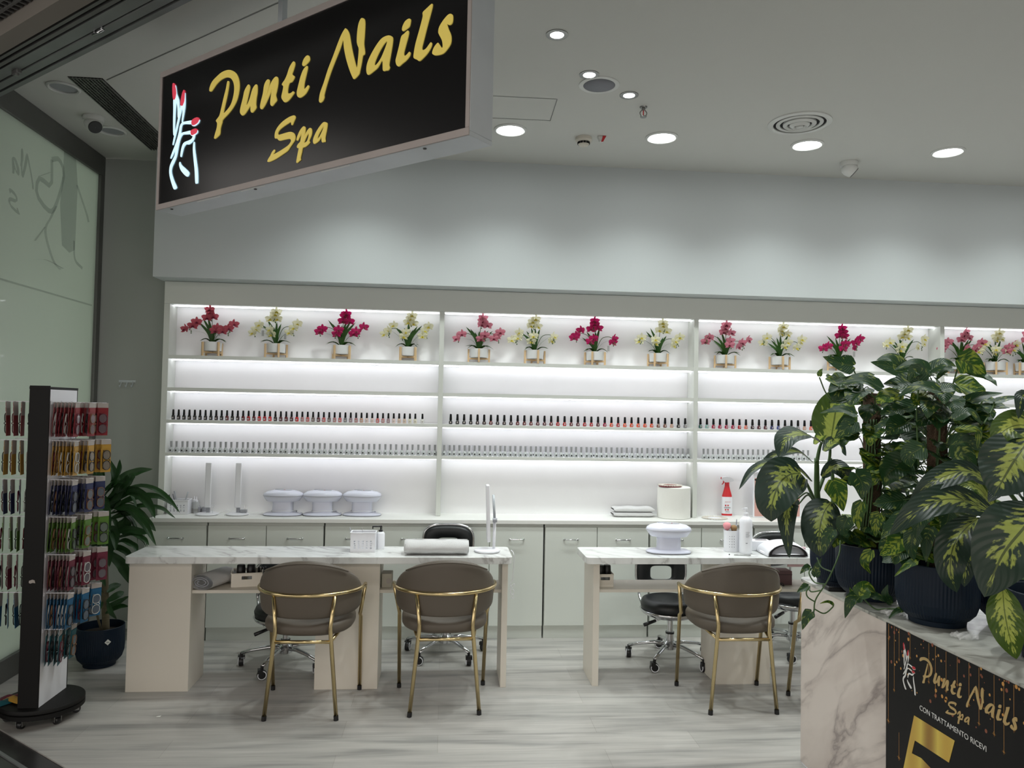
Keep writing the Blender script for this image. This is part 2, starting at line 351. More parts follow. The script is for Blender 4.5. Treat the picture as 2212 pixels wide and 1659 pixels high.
LOGO = {
'letter P': [[[(.3845,.4647),(.3872,.4801),(.405,.5009),(.4394,.5158),(.4736,.5252),(.5136,.525),(.548,.5143),(.5769,.4935),(.5949,.4651),(.6007,.4363),(.5976,.4096),(.5854,.3779),(.5617,.3521),(.5291,.3313),(.4902,.3133),(.4851,.3021),(.4747,.2797),(.472,.2541),(.4564,.2448),(.4392,.2393),(.4314,.2443),(.438,.2624),(.4485,.2849),(.4503,.3056),(.4409,.3181),(.4521,.3263),(.466,.3375),(.4762,.3634),(.4912,.4056),(.5064,.4441),(.5135,.4703),(.5195,.4759),(.5266,.469),(.5234,.4437),(.5139,.4075),(.5015,.3719),(.4934,.3405),(.5169,.3478),(.5442,.3662),(.5596,.394),(.5663,.427),(.561,.4558),(.5442,.4788),(.521,.4912),(.498,.4956),(.4638,.4924),(.4353,.4814),(.4156,.4683),(.4013,.4591),(.3907,.459)]]],
'letter u': [[[(.6113,.321),(.6147,.3408),(.6293,.3785),(.6388,.4071),(.6621,.4272),(.6734,.4162),(.6713,.4031),(.662,.3747),(.6526,.3445),(.6608,.3428),(.6759,.3649),(.6928,.4016),(.7134,.4154),(.7227,.4082),(.724,.3811),(.7188,.3554),(.7173,.3323),(.7206,.3181),(.7131,.3097),(.6949,.3007),(.6838,.3108),(.6816,.3332),(.6671,.3228),(.6463,.3068),(.6292,.3023),(.619,.3091)]]],
'letter n': [[[(.7471,.3125),(.7513,.3349),(.7628,.3657),(.7691,.3975),(.7813,.4146),(.794,.4183),(.8035,.4111),(.8004,.3903),(.7912,.3659),(.7843,.3492),(.7964,.3647),(.8104,.3946),(.8299,.4131),(.8474,.4172),(.8574,.4066),(.8574,.3837),(.8501,.3559),(.8458,.3405),(.8533,.3192),(.8396,.3091),(.8248,.3008),(.8143,.3096),(.8134,.3279),(.8195,.3628),(.8216,.3722),(.8072,.3524),(.7903,.3297),(.7756,.313),(.758,.3018)]]],
'letter t': [[[(.9505,.4539),(.9607,.4424),(.952,.4194),(.9444,.4039),(.9584,.3931),(.9587,.3853),(.9457,.3729),(.9288,.3711),(.9212,.3528),(.9205,.3352),(.9281,.3293),(.9428,.3285),(.9547,.3323),(.9613,.326),(.9529,.3182),(.9293,.3025),(.9074,.2983),(.8947,.3069),(.883,.3241),(.8881,.3441),(.8931,.3657),(.8843,.3742),(.8875,.3817),(.9009,.3915),(.9139,.4086),(.928,.4353)]]],
'letter i': [[[(1.0351,.4154),(1.0374,.4054),(1.0312,.3847),(1.0207,.3523),(1.0193,.3304),(1.0251,.3259),(1.0357,.3314),(1.0449,.3362),(1.0493,.3298),(1.0433,.3186),(1.0297,.3058),(1.0111,.2989),(.9946,.2978),(.9813,.3071),(.9777,.3239),(.9853,.3477),(.996,.3771),(1.0084,.3997),(1.0207,.411)]],[[(1.0306,.4569),(1.0448,.452),(1.0479,.4338),(1.025,.4211),(1.0123,.4198),(1.0053,.4291),(1.0135,.4468)]]],
'letter N': [[[(1.1108,.2655),(1.116,.2894),(1.1348,.324),(1.1571,.3714),(1.1833,.4146),(1.2092,.4602),(1.2277,.4882),(1.2427,.5032),(1.2495,.506),(1.2603,.4957),(1.2706,.4766),(1.2773,.4504),(1.2883,.4097),(1.3032,.3655),(1.3155,.3378),(1.3202,.3639),(1.3236,.406),(1.3162,.424),(1.3118,.4413),(1.3132,.4759),(1.3189,.5039),(1.3296,.5197),(1.339,.5198),(1.3485,.5131),(1.3521,.4947),(1.3506,.4523),(1.3488,.4208),(1.3547,.39),(1.3524,.3799),(1.344,.3767),(1.3392,.3539),(1.331,.3238),(1.3258,.3117),(1.3036,.3003),(1.2939,.3086),(1.2755,.3426),(1.2566,.3879),(1.2434,.4321),(1.2371,.4665),(1.2218,.4377),(1.1996,.4023),(1.1736,.3591),(1.1532,.317),(1.1386,.2787),(1.1391,.2676),(1.1315,.2554),(1.1175,.2509),(1.1111,.2584)]]],
'letter a': [[[(1.3661,.3259),(1.3727,.3482),(1.3901,.3729),(1.4147,.3982),(1.4392,.4154),(1.464,.4192),(1.4817,.4157),(1.4954,.4043),(1.4935,.3776),(1.4859,.3407),(1.4799,.3111),(1.4838,.2998),(1.477,.2911),(1.4646,.2928),(1.4558,.2929),(1.4502,.3002),(1.4462,.3351),(1.4247,.3143),(1.4034,.305),(1.3781,.2979),(1.3686,.3068)],[(1.4664,.3998),(1.4507,.3914),(1.43,.3706),(1.4128,.3461),(1.4068,.3318),(1.4107,.3243),(1.4242,.3301),(1.4415,.3467),(1.4584,.3738),(1.4677,.3922)]]],
'letter i2': [[[(1.5681,.4104),(1.5728,.4027),(1.5689,.3859),(1.5595,.3604),(1.5517,.3368),(1.5531,.3263),(1.558,.3225),(1.5674,.3252),(1.5773,.3316),(1.5825,.3277),(1.5795,.317),(1.5646,.3055),(1.5444,.2978),(1.5292,.2921),(1.5186,.299),(1.5129,.3159),(1.5175,.3327),(1.5285,.3659),(1.5379,.3968),(1.5513,.4034)]],[[(1.5753,.451),(1.5805,.4464),(1.5792,.4341),(1.5745,.4226),(1.5611,.4174),(1.5459,.4146),(1.5405,.4217),(1.5436,.4337),(1.5534,.4464),(1.5668,.4516)]]],
'letter l': [[[(1.677,.4737),(1.6811,.468),(1.6761,.4495),(1.6671,.4246),(1.6551,.3904),(1.6431,.3535),(1.6371,.335),(1.6381,.3248),(1.6457,.3208),(1.6571,.3236),(1.6698,.334),(1.6777,.3394),(1.6821,.3333),(1.6767,.3198),(1.6609,.3039),(1.6417,.2925),(1.6264,.2871),(1.6135,.2958),(1.6,.3043),(1.5995,.3195),(1.6068,.353),(1.6222,.3944),(1.6343,.4288),(1.6379,.4429),(1.6375,.4556),(1.653,.4637)]]],
'letter s': [[[(1.7627,.4147),(1.7723,.4071),(1.7728,.3874),(1.7668,.3781),(1.7559,.3787),(1.748,.3846),(1.7547,.3656),(1.7646,.3458),(1.7682,.3302),(1.7656,.3113),(1.7504,.2957),(1.7319,.2858),(1.7033,.2877),(1.6887,.2943),(1.6852,.3027),(1.6928,.3181),(1.7085,.3293),(1.715,.3234),(1.7249,.3097),(1.7306,.307),(1.7317,.3153),(1.7274,.3337),(1.714,.357),(1.7105,.3678),(1.7149,.3839),(1.7318,.4014),(1.7503,.4134)]]],
'letter S': [[[(.9627,.2334),(.9711,.2285),(.9721,.2213),(.9637,.2089),(.9559,.1971),(.9499,.1983),(.9458,.2101),(.9256,.2071),(.897,.2001),(.8754,.1916),(.8661,.1807),(.8738,.1728),(.8982,.1721),(.932,.1719),(.9536,.1684),(.9682,.1593),(.9746,.1456),(.9717,.132),(.9603,.1216),(.9442,.1089),(.9304,.0972),(.8971,.0873),(.8609,.0778),(.8289,.0729),(.8102,.0729),(.8057,.0777),(.8133,.0877),(.8229,.0957),(.8323,.1085),(.8468,.1171),(.8514,.113),(.8473,.1058),(.839,.098),(.8623,.1007),(.901,.1089),(.9343,.1186),(.9481,.1286),(.9502,.1361),(.9428,.143),(.9283,.1452),(.9042,.1463),(.8798,.1477),(.8698,.1536),(.8621,.1607),(.8509,.162),(.8473,.1715),(.8509,.19),(.8674,.2076),(.896,.2226),(.9341,.2322)]]],
'letter p': [[[(.9872,.1275),(.9839,.1328),(.9898,.1473),(1.0031,.165),(1.0189,.1759),(1.0282,.1764),(1.0342,.1698),(1.0336,.156),(1.0308,.141),(1.0299,.1334),(1.0408,.1499),(1.0541,.1612),(1.0654,.1628),(1.0714,.1563),(1.0729,.1452),(1.069,.1306),(1.0583,.1142),(1.0631,.1079),(1.0543,.1003),(1.0362,.0936),(1.0212,.0924),(1.0162,.0755),(1.01,.0565),(1.0116,.0469),(1.0035,.0436),(.9909,.038),(.9867,.0434),(.99,.06),(.995,.0793),(.9986,.0958),(.9908,.0972),(.9874,.1041),(.9937,.1123),(1.0062,.1193),(1.0092,.1312),(1.0141,.152),(1.004,.143),(.9952,.1323),(.9918,.1282)],[(1.0543,.1442),(1.0437,.1354),(1.0328,.1205),(1.0286,.1112),(1.0446,.1129),(1.0522,.123),(1.0562,.1361)]]],
'letter a2': [[[(1.0822,.1112),(1.0874,.124),(1.1002,.1414),(1.1196,.159),(1.137,.1692),(1.148,.1692),(1.1592,.1639),(1.1607,.1553),(1.1571,.1349),(1.1504,.1089),(1.1527,.0949),(1.1489,.0918),(1.1422,.0931),(1.1367,.0921),(1.132,.0988),(1.129,.1176),(1.1195,.1057),(1.1064,.099),(1.0897,.0953),(1.0838,.1017)],[(1.1408,.1555),(1.1269,.1438),(1.112,.1269),(1.1068,.1157),(1.1081,.1117),(1.119,.118),(1.1317,.1338),(1.1421,.1514)]]],
'nail1': [[[(.1,.5644),(.1125,.553),(.1197,.5309),(.1239,.5096),(.1189,.4937),(.1118,.4834),(.1013,.4908),(.0952,.5229),(.0934,.554)]]],
'nail2': [[[(.188,.512),(.1946,.4971),(.1924,.464),(.1831,.4459),(.1729,.4407),(.1642,.45),(.167,.473),(.177,.5011)]]],
'nail3': [[[(.2573,.3454),(.2623,.3576),(.2845,.3623),(.3069,.36),(.3142,.3487),(.3054,.3374),(.2806,.3318),(.2636,.3342)]]],
'nail4': [[[(.2527,.3066),(.2647,.3132),(.2928,.3129),(.3016,.3053),(.2994,.2942),(.2774,.2883),(.2593,.2898)]]],
'w1': [[[(.1016,.4846),(.1119,.4817),(.122,.4914),(.1255,.4821),(.1221,.4388),(.1201,.3714),(.1189,.3208),(.1111,.3223),(.1063,.3742),(.1041,.4426)]]],
'w2': [[[(.1138,.551),(.1191,.5413),(.1281,.5087),(.1398,.4891),(.1501,.4632),(.1498,.3957),(.1421,.3973),(.138,.4388),(.1268,.4801),(.1219,.4931),(.1257,.5092),(.1215,.5305)]]],
'w3': [[[(.1627,.447),(.1718,.44),(.1788,.4395),(.1599,.3937),(.1398,.337),(.1217,.2932),(.1128,.2729),(.1078,.2772),(.1177,.3109),(.138,.3678),(.1554,.4216)]]],
'w4': [[[(.1952,.497),(.1998,.4457),(.1953,.4131),(.1817,.3674),(.1758,.3702),(.1797,.403),(.1823,.4394),(.1938,.4604)]]],
'w5': [[[(.0936,.2153),(.1071,.2384),(.1344,.2773),(.1553,.3205),(.1624,.3494),(.1791,.3629),(.2051,.3626),(.2612,.3562),(.2562,.3456),(.2605,.3391),(.2116,.3496),(.1884,.3526),(.1771,.3465),(.1687,.3112),(.1492,.2746),(.1221,.2357),(.0997,.2126)]]],
'w6': [[[(.2478,.3125),(.2136,.3142),(.1818,.3154),(.165,.3052),(.1488,.2814),(.136,.2501),(.1261,.2181),(.1037,.1949),(.0901,.1735),(.0889,.1432),(.103,.1071),(.126,.0681),(.1381,.0613),(.1525,.0658),(.149,.0764),(.1267,.1067),(.1068,.1437),(.1083,.1671),(.1277,.1908),(.1439,.215),(.1538,.2468),(.1661,.2848),(.1853,.3047),(.2143,.3017),(.2504,.2964),(.2494,.3056)]]],
'w7': [[[(.283,.2875),(.281,.2731),(.2677,.2591),(.2399,.251),(.2169,.2553),(.2002,.245),(.1899,.2235),(.1823,.2048),(.1745,.2096),(.1779,.2324),(.188,.2573),(.2047,.2676),(.2389,.2695),(.2613,.2735),(.2718,.2873)]]],
'w8': [[[(.282,.2548),(.2866,.2227),(.3006,.1709),(.3145,.1195),(.3191,.0666),(.3094,.0622),(.2996,.068),(.2921,.1232),(.2809,.1744),(.2728,.2186),(.274,.248)]]],
'w9': [[[(.172,.1832),(.1845,.1677),(.2174,.1455),(.2459,.1242),(.2467,.1109),(.2339,.1047),(.2073,.1206),(.18,.1451),(.1669,.1707)]]],
'w10': [[[(.2636,.3339),(.2806,.3311),(.3054,.3367),(.3148,.3479),(.3165,.3462),(.3094,.3349),(.2836,.3272),(.265,.3296),(.2566,.3379),(.2574,.3437)]]],
'w11': [[[(.2593,.2894),(.2785,.2877),(.3005,.2936),(.3022,.3035),(.3047,.2981),(.3018,.2904),(.2804,.2847),(.2606,.2855),(.2488,.2958),(.2493,.3073),(.2527,.3056)]]],
}
# ================================================================ SETTING
XL, XR, YW = -2.47, 6.6, 5.66            # left wall line, right wall, wall behind the shelves
TD = V((cos(R(40)), -sin(R(40)), 0)); ND = V((sin(R(40)), cos(R(40)), 0))      # along / into the shop from the storefront line
def sf(t, c, z): return TD*t + ND*c + V((0, 0, z))
def sfbox(mb, t0, t1, c0, c1, z0, z1, mi=0):
    m = Matrix(((TD.x, ND.x, 0, 0), (TD.y, ND.y, 0, 0), (0, 0, 1, 0), (0, 0, 0, 1))); return mb.box(t0, t1, c0, c1, z0, z1, m, mi)
TE = 8.0
A_ = sf(-6, 1.675, 0); B_ = sf(TE, 1.675, 0)
def poly(pts, z0, z1):
    mb = MB(); mb.prism([[(p[0], p[1]) for p in pts]], lambda u, v, d: V((u, v, d)), z0, z1); return mb
def on_line(x, c): return (c - ND.x*x)/ND.y
fl = [(XL-.03, on_line(XL-.03, 1.675)), (XR, on_line(XR, 1.675)), (XR, YW), (XL-.03, YW)]
struct(poly(fl, -.03, 0).build('floor', 'floor'))
struct(poly([(XL-.1, on_line(XL-.1, 1.70)), (XR, on_line(XR, 1.70)), (XR, YW+.1), (XL-.1, YW+.1)], CEIL, CEIL+.08).build('ceiling', 'ceil'))
m = MB(); sfbox(m, -6, TE, -6.5, 1.675, -.035, -.006); struct(m.build('floor_mall', 'stone'))
m = MB(); sfbox(m, -6, TE, 1.40, 1.43, -.006, .001); sfbox(m, -6, TE, 1.56, 1.575, -.006, .001); struct(m.build('trim_1', 'galv', label='thin steel strips let into the black stone threshold'))
m = MB(); m.box(XL-.1, XR, YW, YW+.1, 0, CEIL); struct(m.build('wall_back', 'wall_l'))
m = MB(); m.box(XR, XR+.1, on_line(XR, 1.7), YW+.1, 0, CEIL); struct(m.build('wall_right', 'wall'))
m = MB(); m.box(XL+.012, -2.0, YW-.014, YW, 0, .055); struct(m.build('baseboard_back', 'front', bevel=.003))
# bulkhead over the shelves
m = MB(); m.box(-1.985, XR, 5.33, YW, 2.45, CEIL); struct(m.build('wall_bulkhead', 'wall'))
# glazed left wall
yg0, yg1 = on_line(XL, 1.69), YW-.02
gl = MB().box(XL-.012, XL, yg0+.03, yg1-.05, .13, 3.20).build('window_1', 'glassf'); struct(gl)
f = MB(); f.box(XL-.05, XL+.02, yg0, yg1, 3.20, CEIL); f.box(XL-.05, XL+.02, yg0, yg1, 0, .13); f.box(XL-.05, XL+.02, yg1-.06, yg1, .13, 3.20); f.box(XL-.05, XL+.03, yg0-.03, yg0+.035, .13, 3.20)
f.build('window_frame', 'alub', gl, bevel=.003)
f = MB(); f.box(XL, XL+.004, yg0+.06, yg1-.1, 2.262, 2.272); f.build('glass_joint', 'glassd', gl)
# storefront lintel with the rolled shutter's guides
m = MB(); sfbox(m, -6, TE, 1.405, 1.485, 3.20, 3.42); struct(m.build('trim_2', 'beige', label='beige fascia above the shop opening'))
m = MB()
for c0, c1, z0 in ((1.485, 1.50, 3.23), (1.50, 1.515, 3.205), (1.515, 1.53, 3.24), (1.53, 1.548, 3.205), (1.548, 1.56, 3.25)): sfbox(m, -6, TE, c0, c1, z0, 3.5)
struct(m.build('trim_3', 'alub', label='grooved dark shutter slot above the shop opening'))
m = MB()
for c0, c1, z0 in ((1.56, 1.615, 3.205), (1.615, 1.622, 3.235), (1.622, 1.66, 3.20), (1.66, 1.675, 3.213), (1.675, 1.70, 3.20)): sfbox(m, -6, TE, c0, c1, z0, 3.5)
struct(m.build('trim_4', 'galv', label='galvanised steel shutter rail above the shop opening'))
# ceiling of the mall: open grille in front of the fascia
g = MB()
for i in range(150): t = -6+i*.04; sfbox(g, t, t+.012, .75, 1.40, 3.262, 3.29)
for i in range(16): c = .76+i*.04; sfbox(g, -6, 0, c, c+.012, 3.26, 3.292)
struct(g.build('ceiling_mall', 'mallgrille'))
m = MB(); sfbox(m, -6, 0, .70, 1.41, 3.36, 3.38); struct(m.build('ceiling_mall_void', 'dark'))
m = MB(); sfbox(m, -6, TE, -6.5, 1.40, 4.3, 4.35); struct(m.build('ceiling_mall_slab', 'dark'))
# left end of the opening: dark jamb
m = MB(); m.box(XL-.5, XL-.06, on_line(XL, 1.69)-.6, on_line(XL, 1.69)-.04, 0, CEIL); struct(m.build('wall_left', 'dark'))

# ---- markings on the frosted glass, seen from behind (mirrored)
def glass_decal(rings, u0, v0, s, holder=gl):
    mb = MB()
    for r in rings: mb.prism([[(u0+(-p[0])*s, v0+p[1]*s) for p in q] for q in r], lambda u, v, d: V((XL+d, u, v)), .0005, .0015)
    return mb
# ================================================================ CEILING FITTINGS
def ring_prof(r0, r1, h): return [(r0, 0), (r1, 0), (r1, -h*.5), (r0+(r1-r0)*.4, -h), (r0, -h*.6)]
def ring(mb, c, r0, r1, h, n=48):
    P = ring_prof(r0, r1, h); vs = []; fs = []; k = len(P)
    for i in range(n):
        a = 2*pi*i/n
        for r, z in P: vs.append((c[0]+r*cos(a), c[1]+r*sin(a), c[2]+z))
    for i in range(n):
        for j in range(k): l = (i+1) % n; q = (j+1) % k; fs.append((i*k+j, l*k+j, l*k+q, i*k+q))
    return mb.add(vs, fs)
def downlight(x, y, label, on=True, r=.105):
    t = thing('ceiling_downlight', label, 'ceiling light', (x, y, CEIL), 0, 'large round downlights' if on else 'unlit downlights')
    ring(MB(), (0, 0, 0), r*.93, r*1.16, .012).build('trim_ring', 'trim', t, smooth='auto')
    if on:
        MB().lathe([(r*.95, -.001), (r*.95, -.004), (r*.5, -.006), (.001, -.007)], 40, cap=False).build('diffuser', 'disc', t, smooth=True)
        lamp('downlight_beam', 'SPOT', (0, 0, -.03), 31, (.93, 1.0, .97), .09, (0, 0, 0), spot=R(128), blend=.9, parent=t)
    else:
        MB().lathe([(r*.9, -.001), (r*.75, -.003), (r*.45, -.002), (.001, -.003)], 32, cap=False).build('diffuser', 'greyp', t, smooth=True)
    return t
for i, x in enumerate((-.60, .37, 1.333, 2.291, 3.25, 4.21)):
    downlight(x, 4.69, ['glowing round downlight hidden behind the hanging sign', 'glowing round downlight just right of the hanging sign', 'glowing round downlight between the smoke detector and the air vent', 'glowing round downlight just below the round air vent', 'glowing round downlight at the right, beyond the ceiling camera', 'glowing round downlight past the right edge'][i], r=.088)
for x, y, lb in ((-2.148, 4.393, 'unlit white downlight near the front of the glass wall'), (-2.167, 5.062, 'unlit white downlight just behind the white dome camera')):
    downlight(x, y, lb, False, .075)
for i, (x, y) in enumerate(((.476, 3.42), (.701, 3.813), (.963, 4.036))):
    x, y = x*1.012, y*1.012
    t = thing('ceiling_spotlight', 'small recessed halogen spot, %s of the diagonal row of three' % ('nearest', 'middle', 'farthest')[i], 'ceiling light', (x, y, CEIL), 0, 'small recessed spots')
    ring(MB(), (0, 0, 0), .032, .052, .006).build('trim_ring', 'steel', t, smooth='auto')
    MB().lathe([(.031, -.0005), (.031, -.003), (.001, -.005)], 28, cap=False).build('bulb', 'disc', t, smooth=True)
    lamp('spot_beam', 'SPOT', (0, 0, -.02), 26, (.95, 1, .99), .03, (0, 0, 0), spot=R(95), blend=.7, parent=t)
for i, (x, y) in enumerate(((2.9, 3.4), (3.9, 2.6), (2.2, 2.2), (4.6, 3.8))):  # added spots out of view, put in to brighten floor and room
    t = thing('ceiling_spotlight', 'added unseen ceiling spot above the reception desk, brightening the shop', 'ceiling light', (x, y, CEIL), 0, 'added unseen spots over the desk')
    ring(MB(), (0, 0, 0), .032, .052, .006).build('trim_ring', 'steel', t, smooth='auto')
    MB().lathe([(.031, -.0005), (.031, -.003), (.001, -.005)], 28, cap=False).build('bulb', 'disc', t, smooth=True)
    lamp('spot_beam', 'SPOT', (0, 0, -.02), 40, (.95, 1, .99), .03, (0, 0, 0), spot=R(110), blend=.7, parent=t)
t = thing('ceiling_speaker', 'round grey ceiling speaker with white rim between the small spots', 'speaker', (.785, 3.975, CEIL))
ring(MB(), (0, 0, 0), .085, .108, .008).build('rim', 'trim', t, smooth='auto')
MB().lathe([(.086, -.002), (.086, -.004), (.001, -.006)], 40, cap=False).build('grille', mat('speaker_mesh', sr(134, 135, 142), .6, bump=(500, .4)), t, smooth=True)
t = thing('air_vent', 'round white ceiling air vent with concentric rings', 'air vent', (2.075, 4.345, CEIL))
ring(MB(), (0, 0, 0), .150, .182, .014).build('outer_ring', 'trim', t, smooth='auto')
MB().lathe([(.15, -.001), (.001, -.001)], 40, cap=False).build('duct_opening', 'dark', t)
for a, b, h in ((.112, .134, .014), (.07, .095, .022), (.03, .058, .03)): ring(MB(), (0, 0, 0), a, b, h).build('ring', 'trim', t, smooth='auto')
MB().lathe([(.018, -.001), (.022, -.028), (.001, -.032)], 24, cap=False).build('centre_cone', 'trim', t, smooth=True)
t = thing('smoke_detector', 'cream round smoke detector beside a small red-marked fitting', 'smoke detector', (.847, 4.77, CEIL))
MB().lathe([(.052, 0), (.054, -.02), (.046, -.03), (.001, -.03)], 32, cap=False).build('base', 'cream', t, smooth='auto')
m = MB()
for i in range(12): a = i*pi/6; m.box(-.008, .008, -.002, .002, -.043, -.028, Matrix.Translation((.037*cos(a), .037*sin(a), 0)) @ Matrix.Rotation(a+pi/2, 4, 'Z'))
m.build('slots', 'dark', t); MB().lathe([(.036, -.028), (.036, -.043), (.028, -.052), (.001, -.054)], 32, cap=False).build('cover', 'cream', t, smooth='auto')
t = thing('alarm_indicator', 'small white wedge fitting with a red strip next to the smoke detector', 'alarm indicator', (.957, 4.737, CEIL))
MB().prism([[(-.03, 0), (.03, 0), (.01, -.03), (-.012, -.034)]], lambda u, v, d: V((u, d, v)), -.018, .018).build('body', 'trim', t, bevel=.003)
MB().prism([[(.004, -.001), (.024, -.001), (.006, -.038), (-.008, -.04)]], lambda u, v, d: V((u, d, v)), -.022, -.018).build('red_strip', 'red', t)
t = thing('sprinkler', 'small steel sprinkler head hanging below the nearest of the small spots row', 'sprinkler', (1.095, 4.235, CEIL)); t['label'] = 'small dark steel sprinkler head right of the farthest small spot'
m = MB(); m.lathe([(.022, 0), (.02, -.006), (.01, -.007), (.01, -.02), (.001, -.02)], 20, cap=False)
m.tube(curve([(-.008, 0, -.018), (-.02, 0, -.035), (-.012, 0, -.055)], 6), .003, 6); m.tube(curve([(.008, 0, -.018), (.02, 0, -.035), (.012, 0, -.055)], 6), .003, 6)
m.lathe([(.018, -.055), (.018, -.06), (.001, -.06)], 16, cap=True); m.build('head', 'steel', t, smooth='auto'); MB().cyl((0, 0, -.02), (0, 0, -.055), .003).build('bulb', 'red', t)
def dome_cam(x, y, label, rz, tilt):
    t = thing('security_camera', label, 'security camera', (x, y, CEIL), rz, 'dome cameras')
    MB().lathe([(.058, 0), (.06, -.012), (.056, -.03), (.001, -.03)], 36, cap=False).build('base', 'trim', t, smooth='auto')
    mm = Matrix.Translation((0, 0, -.045)) @ Matrix.Rotation(tilt, 4, 'X')
    MB().lathe([(.001, .045), (.03, .04), (.048, .018), (.05, -.005), (.044, -.035), (.04, -.042)], 36, cap=False, mtx=mm).build('ball', 'trim', t, smooth=True)
    MB().lathe([(.041, -.040), (.038, -.046), (.001, -.047)], 28, cap=False, mtx=mm).build('lens', 'black', t, smooth='auto')
dome_cam(-2.18, 4.83, 'white dome camera with black lens near the striped ceiling grille', R(-135), R(50))
dome_cam(2.735, 4.985, 'white dome camera close to the bulkhead, between two right-hand downlights', R(-100), R(50))
# access hatch outline, linear air grille, plaster crack
m = MB(); z = CEIL-.0015
for a, b in (((.0, 4.195), (.59, 4.19)), ((.59, 4.19), (.595, 4.51)), ((.0, 4.52), (.595, 4.51))):
    a, b = V((a[0], a[1], z)), V((b[0], b[1], z)); d = (b-a).normalized(); q = V((-d.y, d.x, 0))*.0022
    m.add([a-q, b-q, b+q, a+q], [(0, 3, 2, 1)])
struct(m.build('trim_5', 'alub', label='thin joint of a flush ceiling hatch'))
t = thing('ceiling_grille', 'long dark slotted air grille in the ceiling along the glass wall', 'air grille', (-1.965, 4.80, CEIL))
MB().box(-.09, .09, -.56, .60, -.002, 0).build('back', 'dark', t)
m = MB()
for i in range(10): x = -.085+i*.0185; m.box(x, x+.005, -.56, .60, -.010, -.002)
for i in range(59): y = -.555+i*.0195; m.box(-.088, .088, y, y+.004, -.008, -.002)
m.build('slats', 'steel', t)
m = MB(); a = V((-1.862, 4.26, z)); b = sf(1.2, ND.dot(a), z); q = ND*.003; m.add([a-q, b-q, b+q, a+q], [(0, 3, 2, 1)]); struct(m.build('trim_6', 'alub', label='cracked joint between ceiling panels'))
# pull ring and bolt on the shutter rail
P = at(212, 70, 'z', 3.19)
t = thing('pull_ring', 'steel D-shaped pull ring hanging from the shutter rail', 'pull ring', P)
MB().tube([(-TD*.045), TD*.045], .006, 8).build('bar', 'chrome', t, smooth=True)
MB().tube(curve([tuple(-TD*.028), tuple(-TD*.03+V((0, 0, .03))), tuple(V((0, 0, .05))), tuple(TD*.03+V((0, 0, .03))), tuple(TD*.028)], 14), .0045, 8).build('ring', 'chrome', t, smooth=True)
P = at(36, 155, 'z', 3.2)
t = thing('rail_bolt', 'dark steel catch bolt at the left end of the shutter rail', 'bolt', P)
m = MB(); m.box(-.03, .03, -.012, .012, -.012, .012, Matrix.Rotation(R(-40), 4, 'Z')); m.build('catch', 'alub', t, bevel=.003); MB().cyl((0, 0, -.02), (0, 0, .015), .009).build('pin', 'steel', t, smooth='auto')

# ================================================================ HANGING SIGN
SU, SZ, SC = -3.4087, 2.5156, 1.95
t = thing('hanging_sign', 'black lightbox sign with gold script lettering, hung from the ceiling', 'shop sign', (0, 0, 0))
sign = t
def sg(u, v, d): return TD*(SU+u) + ND*(SC+d) + V((0, 0, SZ+v))
sign.location = sg(.92, .3, .06); so = sign.location.copy()
def sgl(u, v, d): return sg(u, v, d)-so
def sgbox(mb, u0, u1, v0, v1, d0, d1):
    m = Matrix(((TD.x, ND.x, 0, 0), (TD.y, ND.y, 0, 0), (0, 0, 1, 0), (0, 0, 0, 1))); o = sgl(0, 0, 0)
    return mb.box(u0, u1, d0, d1, v0, v1, Matrix.Translation(o) @ m)
m = MB(); sgbox(m, -.012, 1.854, -.016, .0, 0, .125); sgbox(m, -.012, 1.854, .622, .64, 0, .125); sgbox(m, -.012, 0, 0, .622, 0, .125); sgbox(m, 1.842, 1.854, 0, .622, 0, .125)
sgbox(m, 0, 1.842, 0, .622, .105, .12)
m.build('case', 'alu', t, bevel=.002)
m = MB()
for a in ((-.012, 1.854, -.016, .010), (-.012, 1.854, .612, .64), (-.012, .006, .010, .612), (1.838, 1.854, .010, .612)): sgbox(m, a[0], a[1], a[2], a[3], -.006, 0)
m.build('front_frame', mat('aged_frame', sr(166, 158, 154), .5, noise=(8, .12)), t, bevel=.0015)
m = MB(); sgbox(m, .004, 1.84, .008, .614, .0, .006); m.build('panel', 'signblk', t)
for u in (.79, 1.155):
    m = MB(); sgbox(m, u-.014, u+.014, .64, CEIL-SZ, .05, .075); m.build('hanger', 'alu', t)
m = MB()
for u in (.08, .70, 1.64): m.lathe([(.007, 0), (.006, .003), (.001, .004)], 12, mtx=Matrix.Translation(sgl(u, -.016, .02)) @ Matrix.Rotation(pi, 4, 'X'))
m.build('screws', 'black', t)
m = MB()
for u, l in ((.30, .17), (.62, .16), (1.12, .16)): sgbox(m, u, u+l, -.0172, -.016, .004, .012)
m.build('scuff', 'trim', t, label='scuffed bare white patches on the lower edge')
names = {'i2': 'i', 'a2': 'a'}
for k, grp in LOGO.items():
    mb = MB()
    for rings in grp: mb.prism([smooth_ring(r, 3) for r in rings], sgl, .0, -.004 if not k.startswith('nail') else -.006)
    if k.startswith('letter'): mb.build('letter', 'signgold', t)
    elif k.startswith('nail'): mb.build('painted_nail', 'signred', t)
    else: mb.build('hand_line', 'signwhite', t)

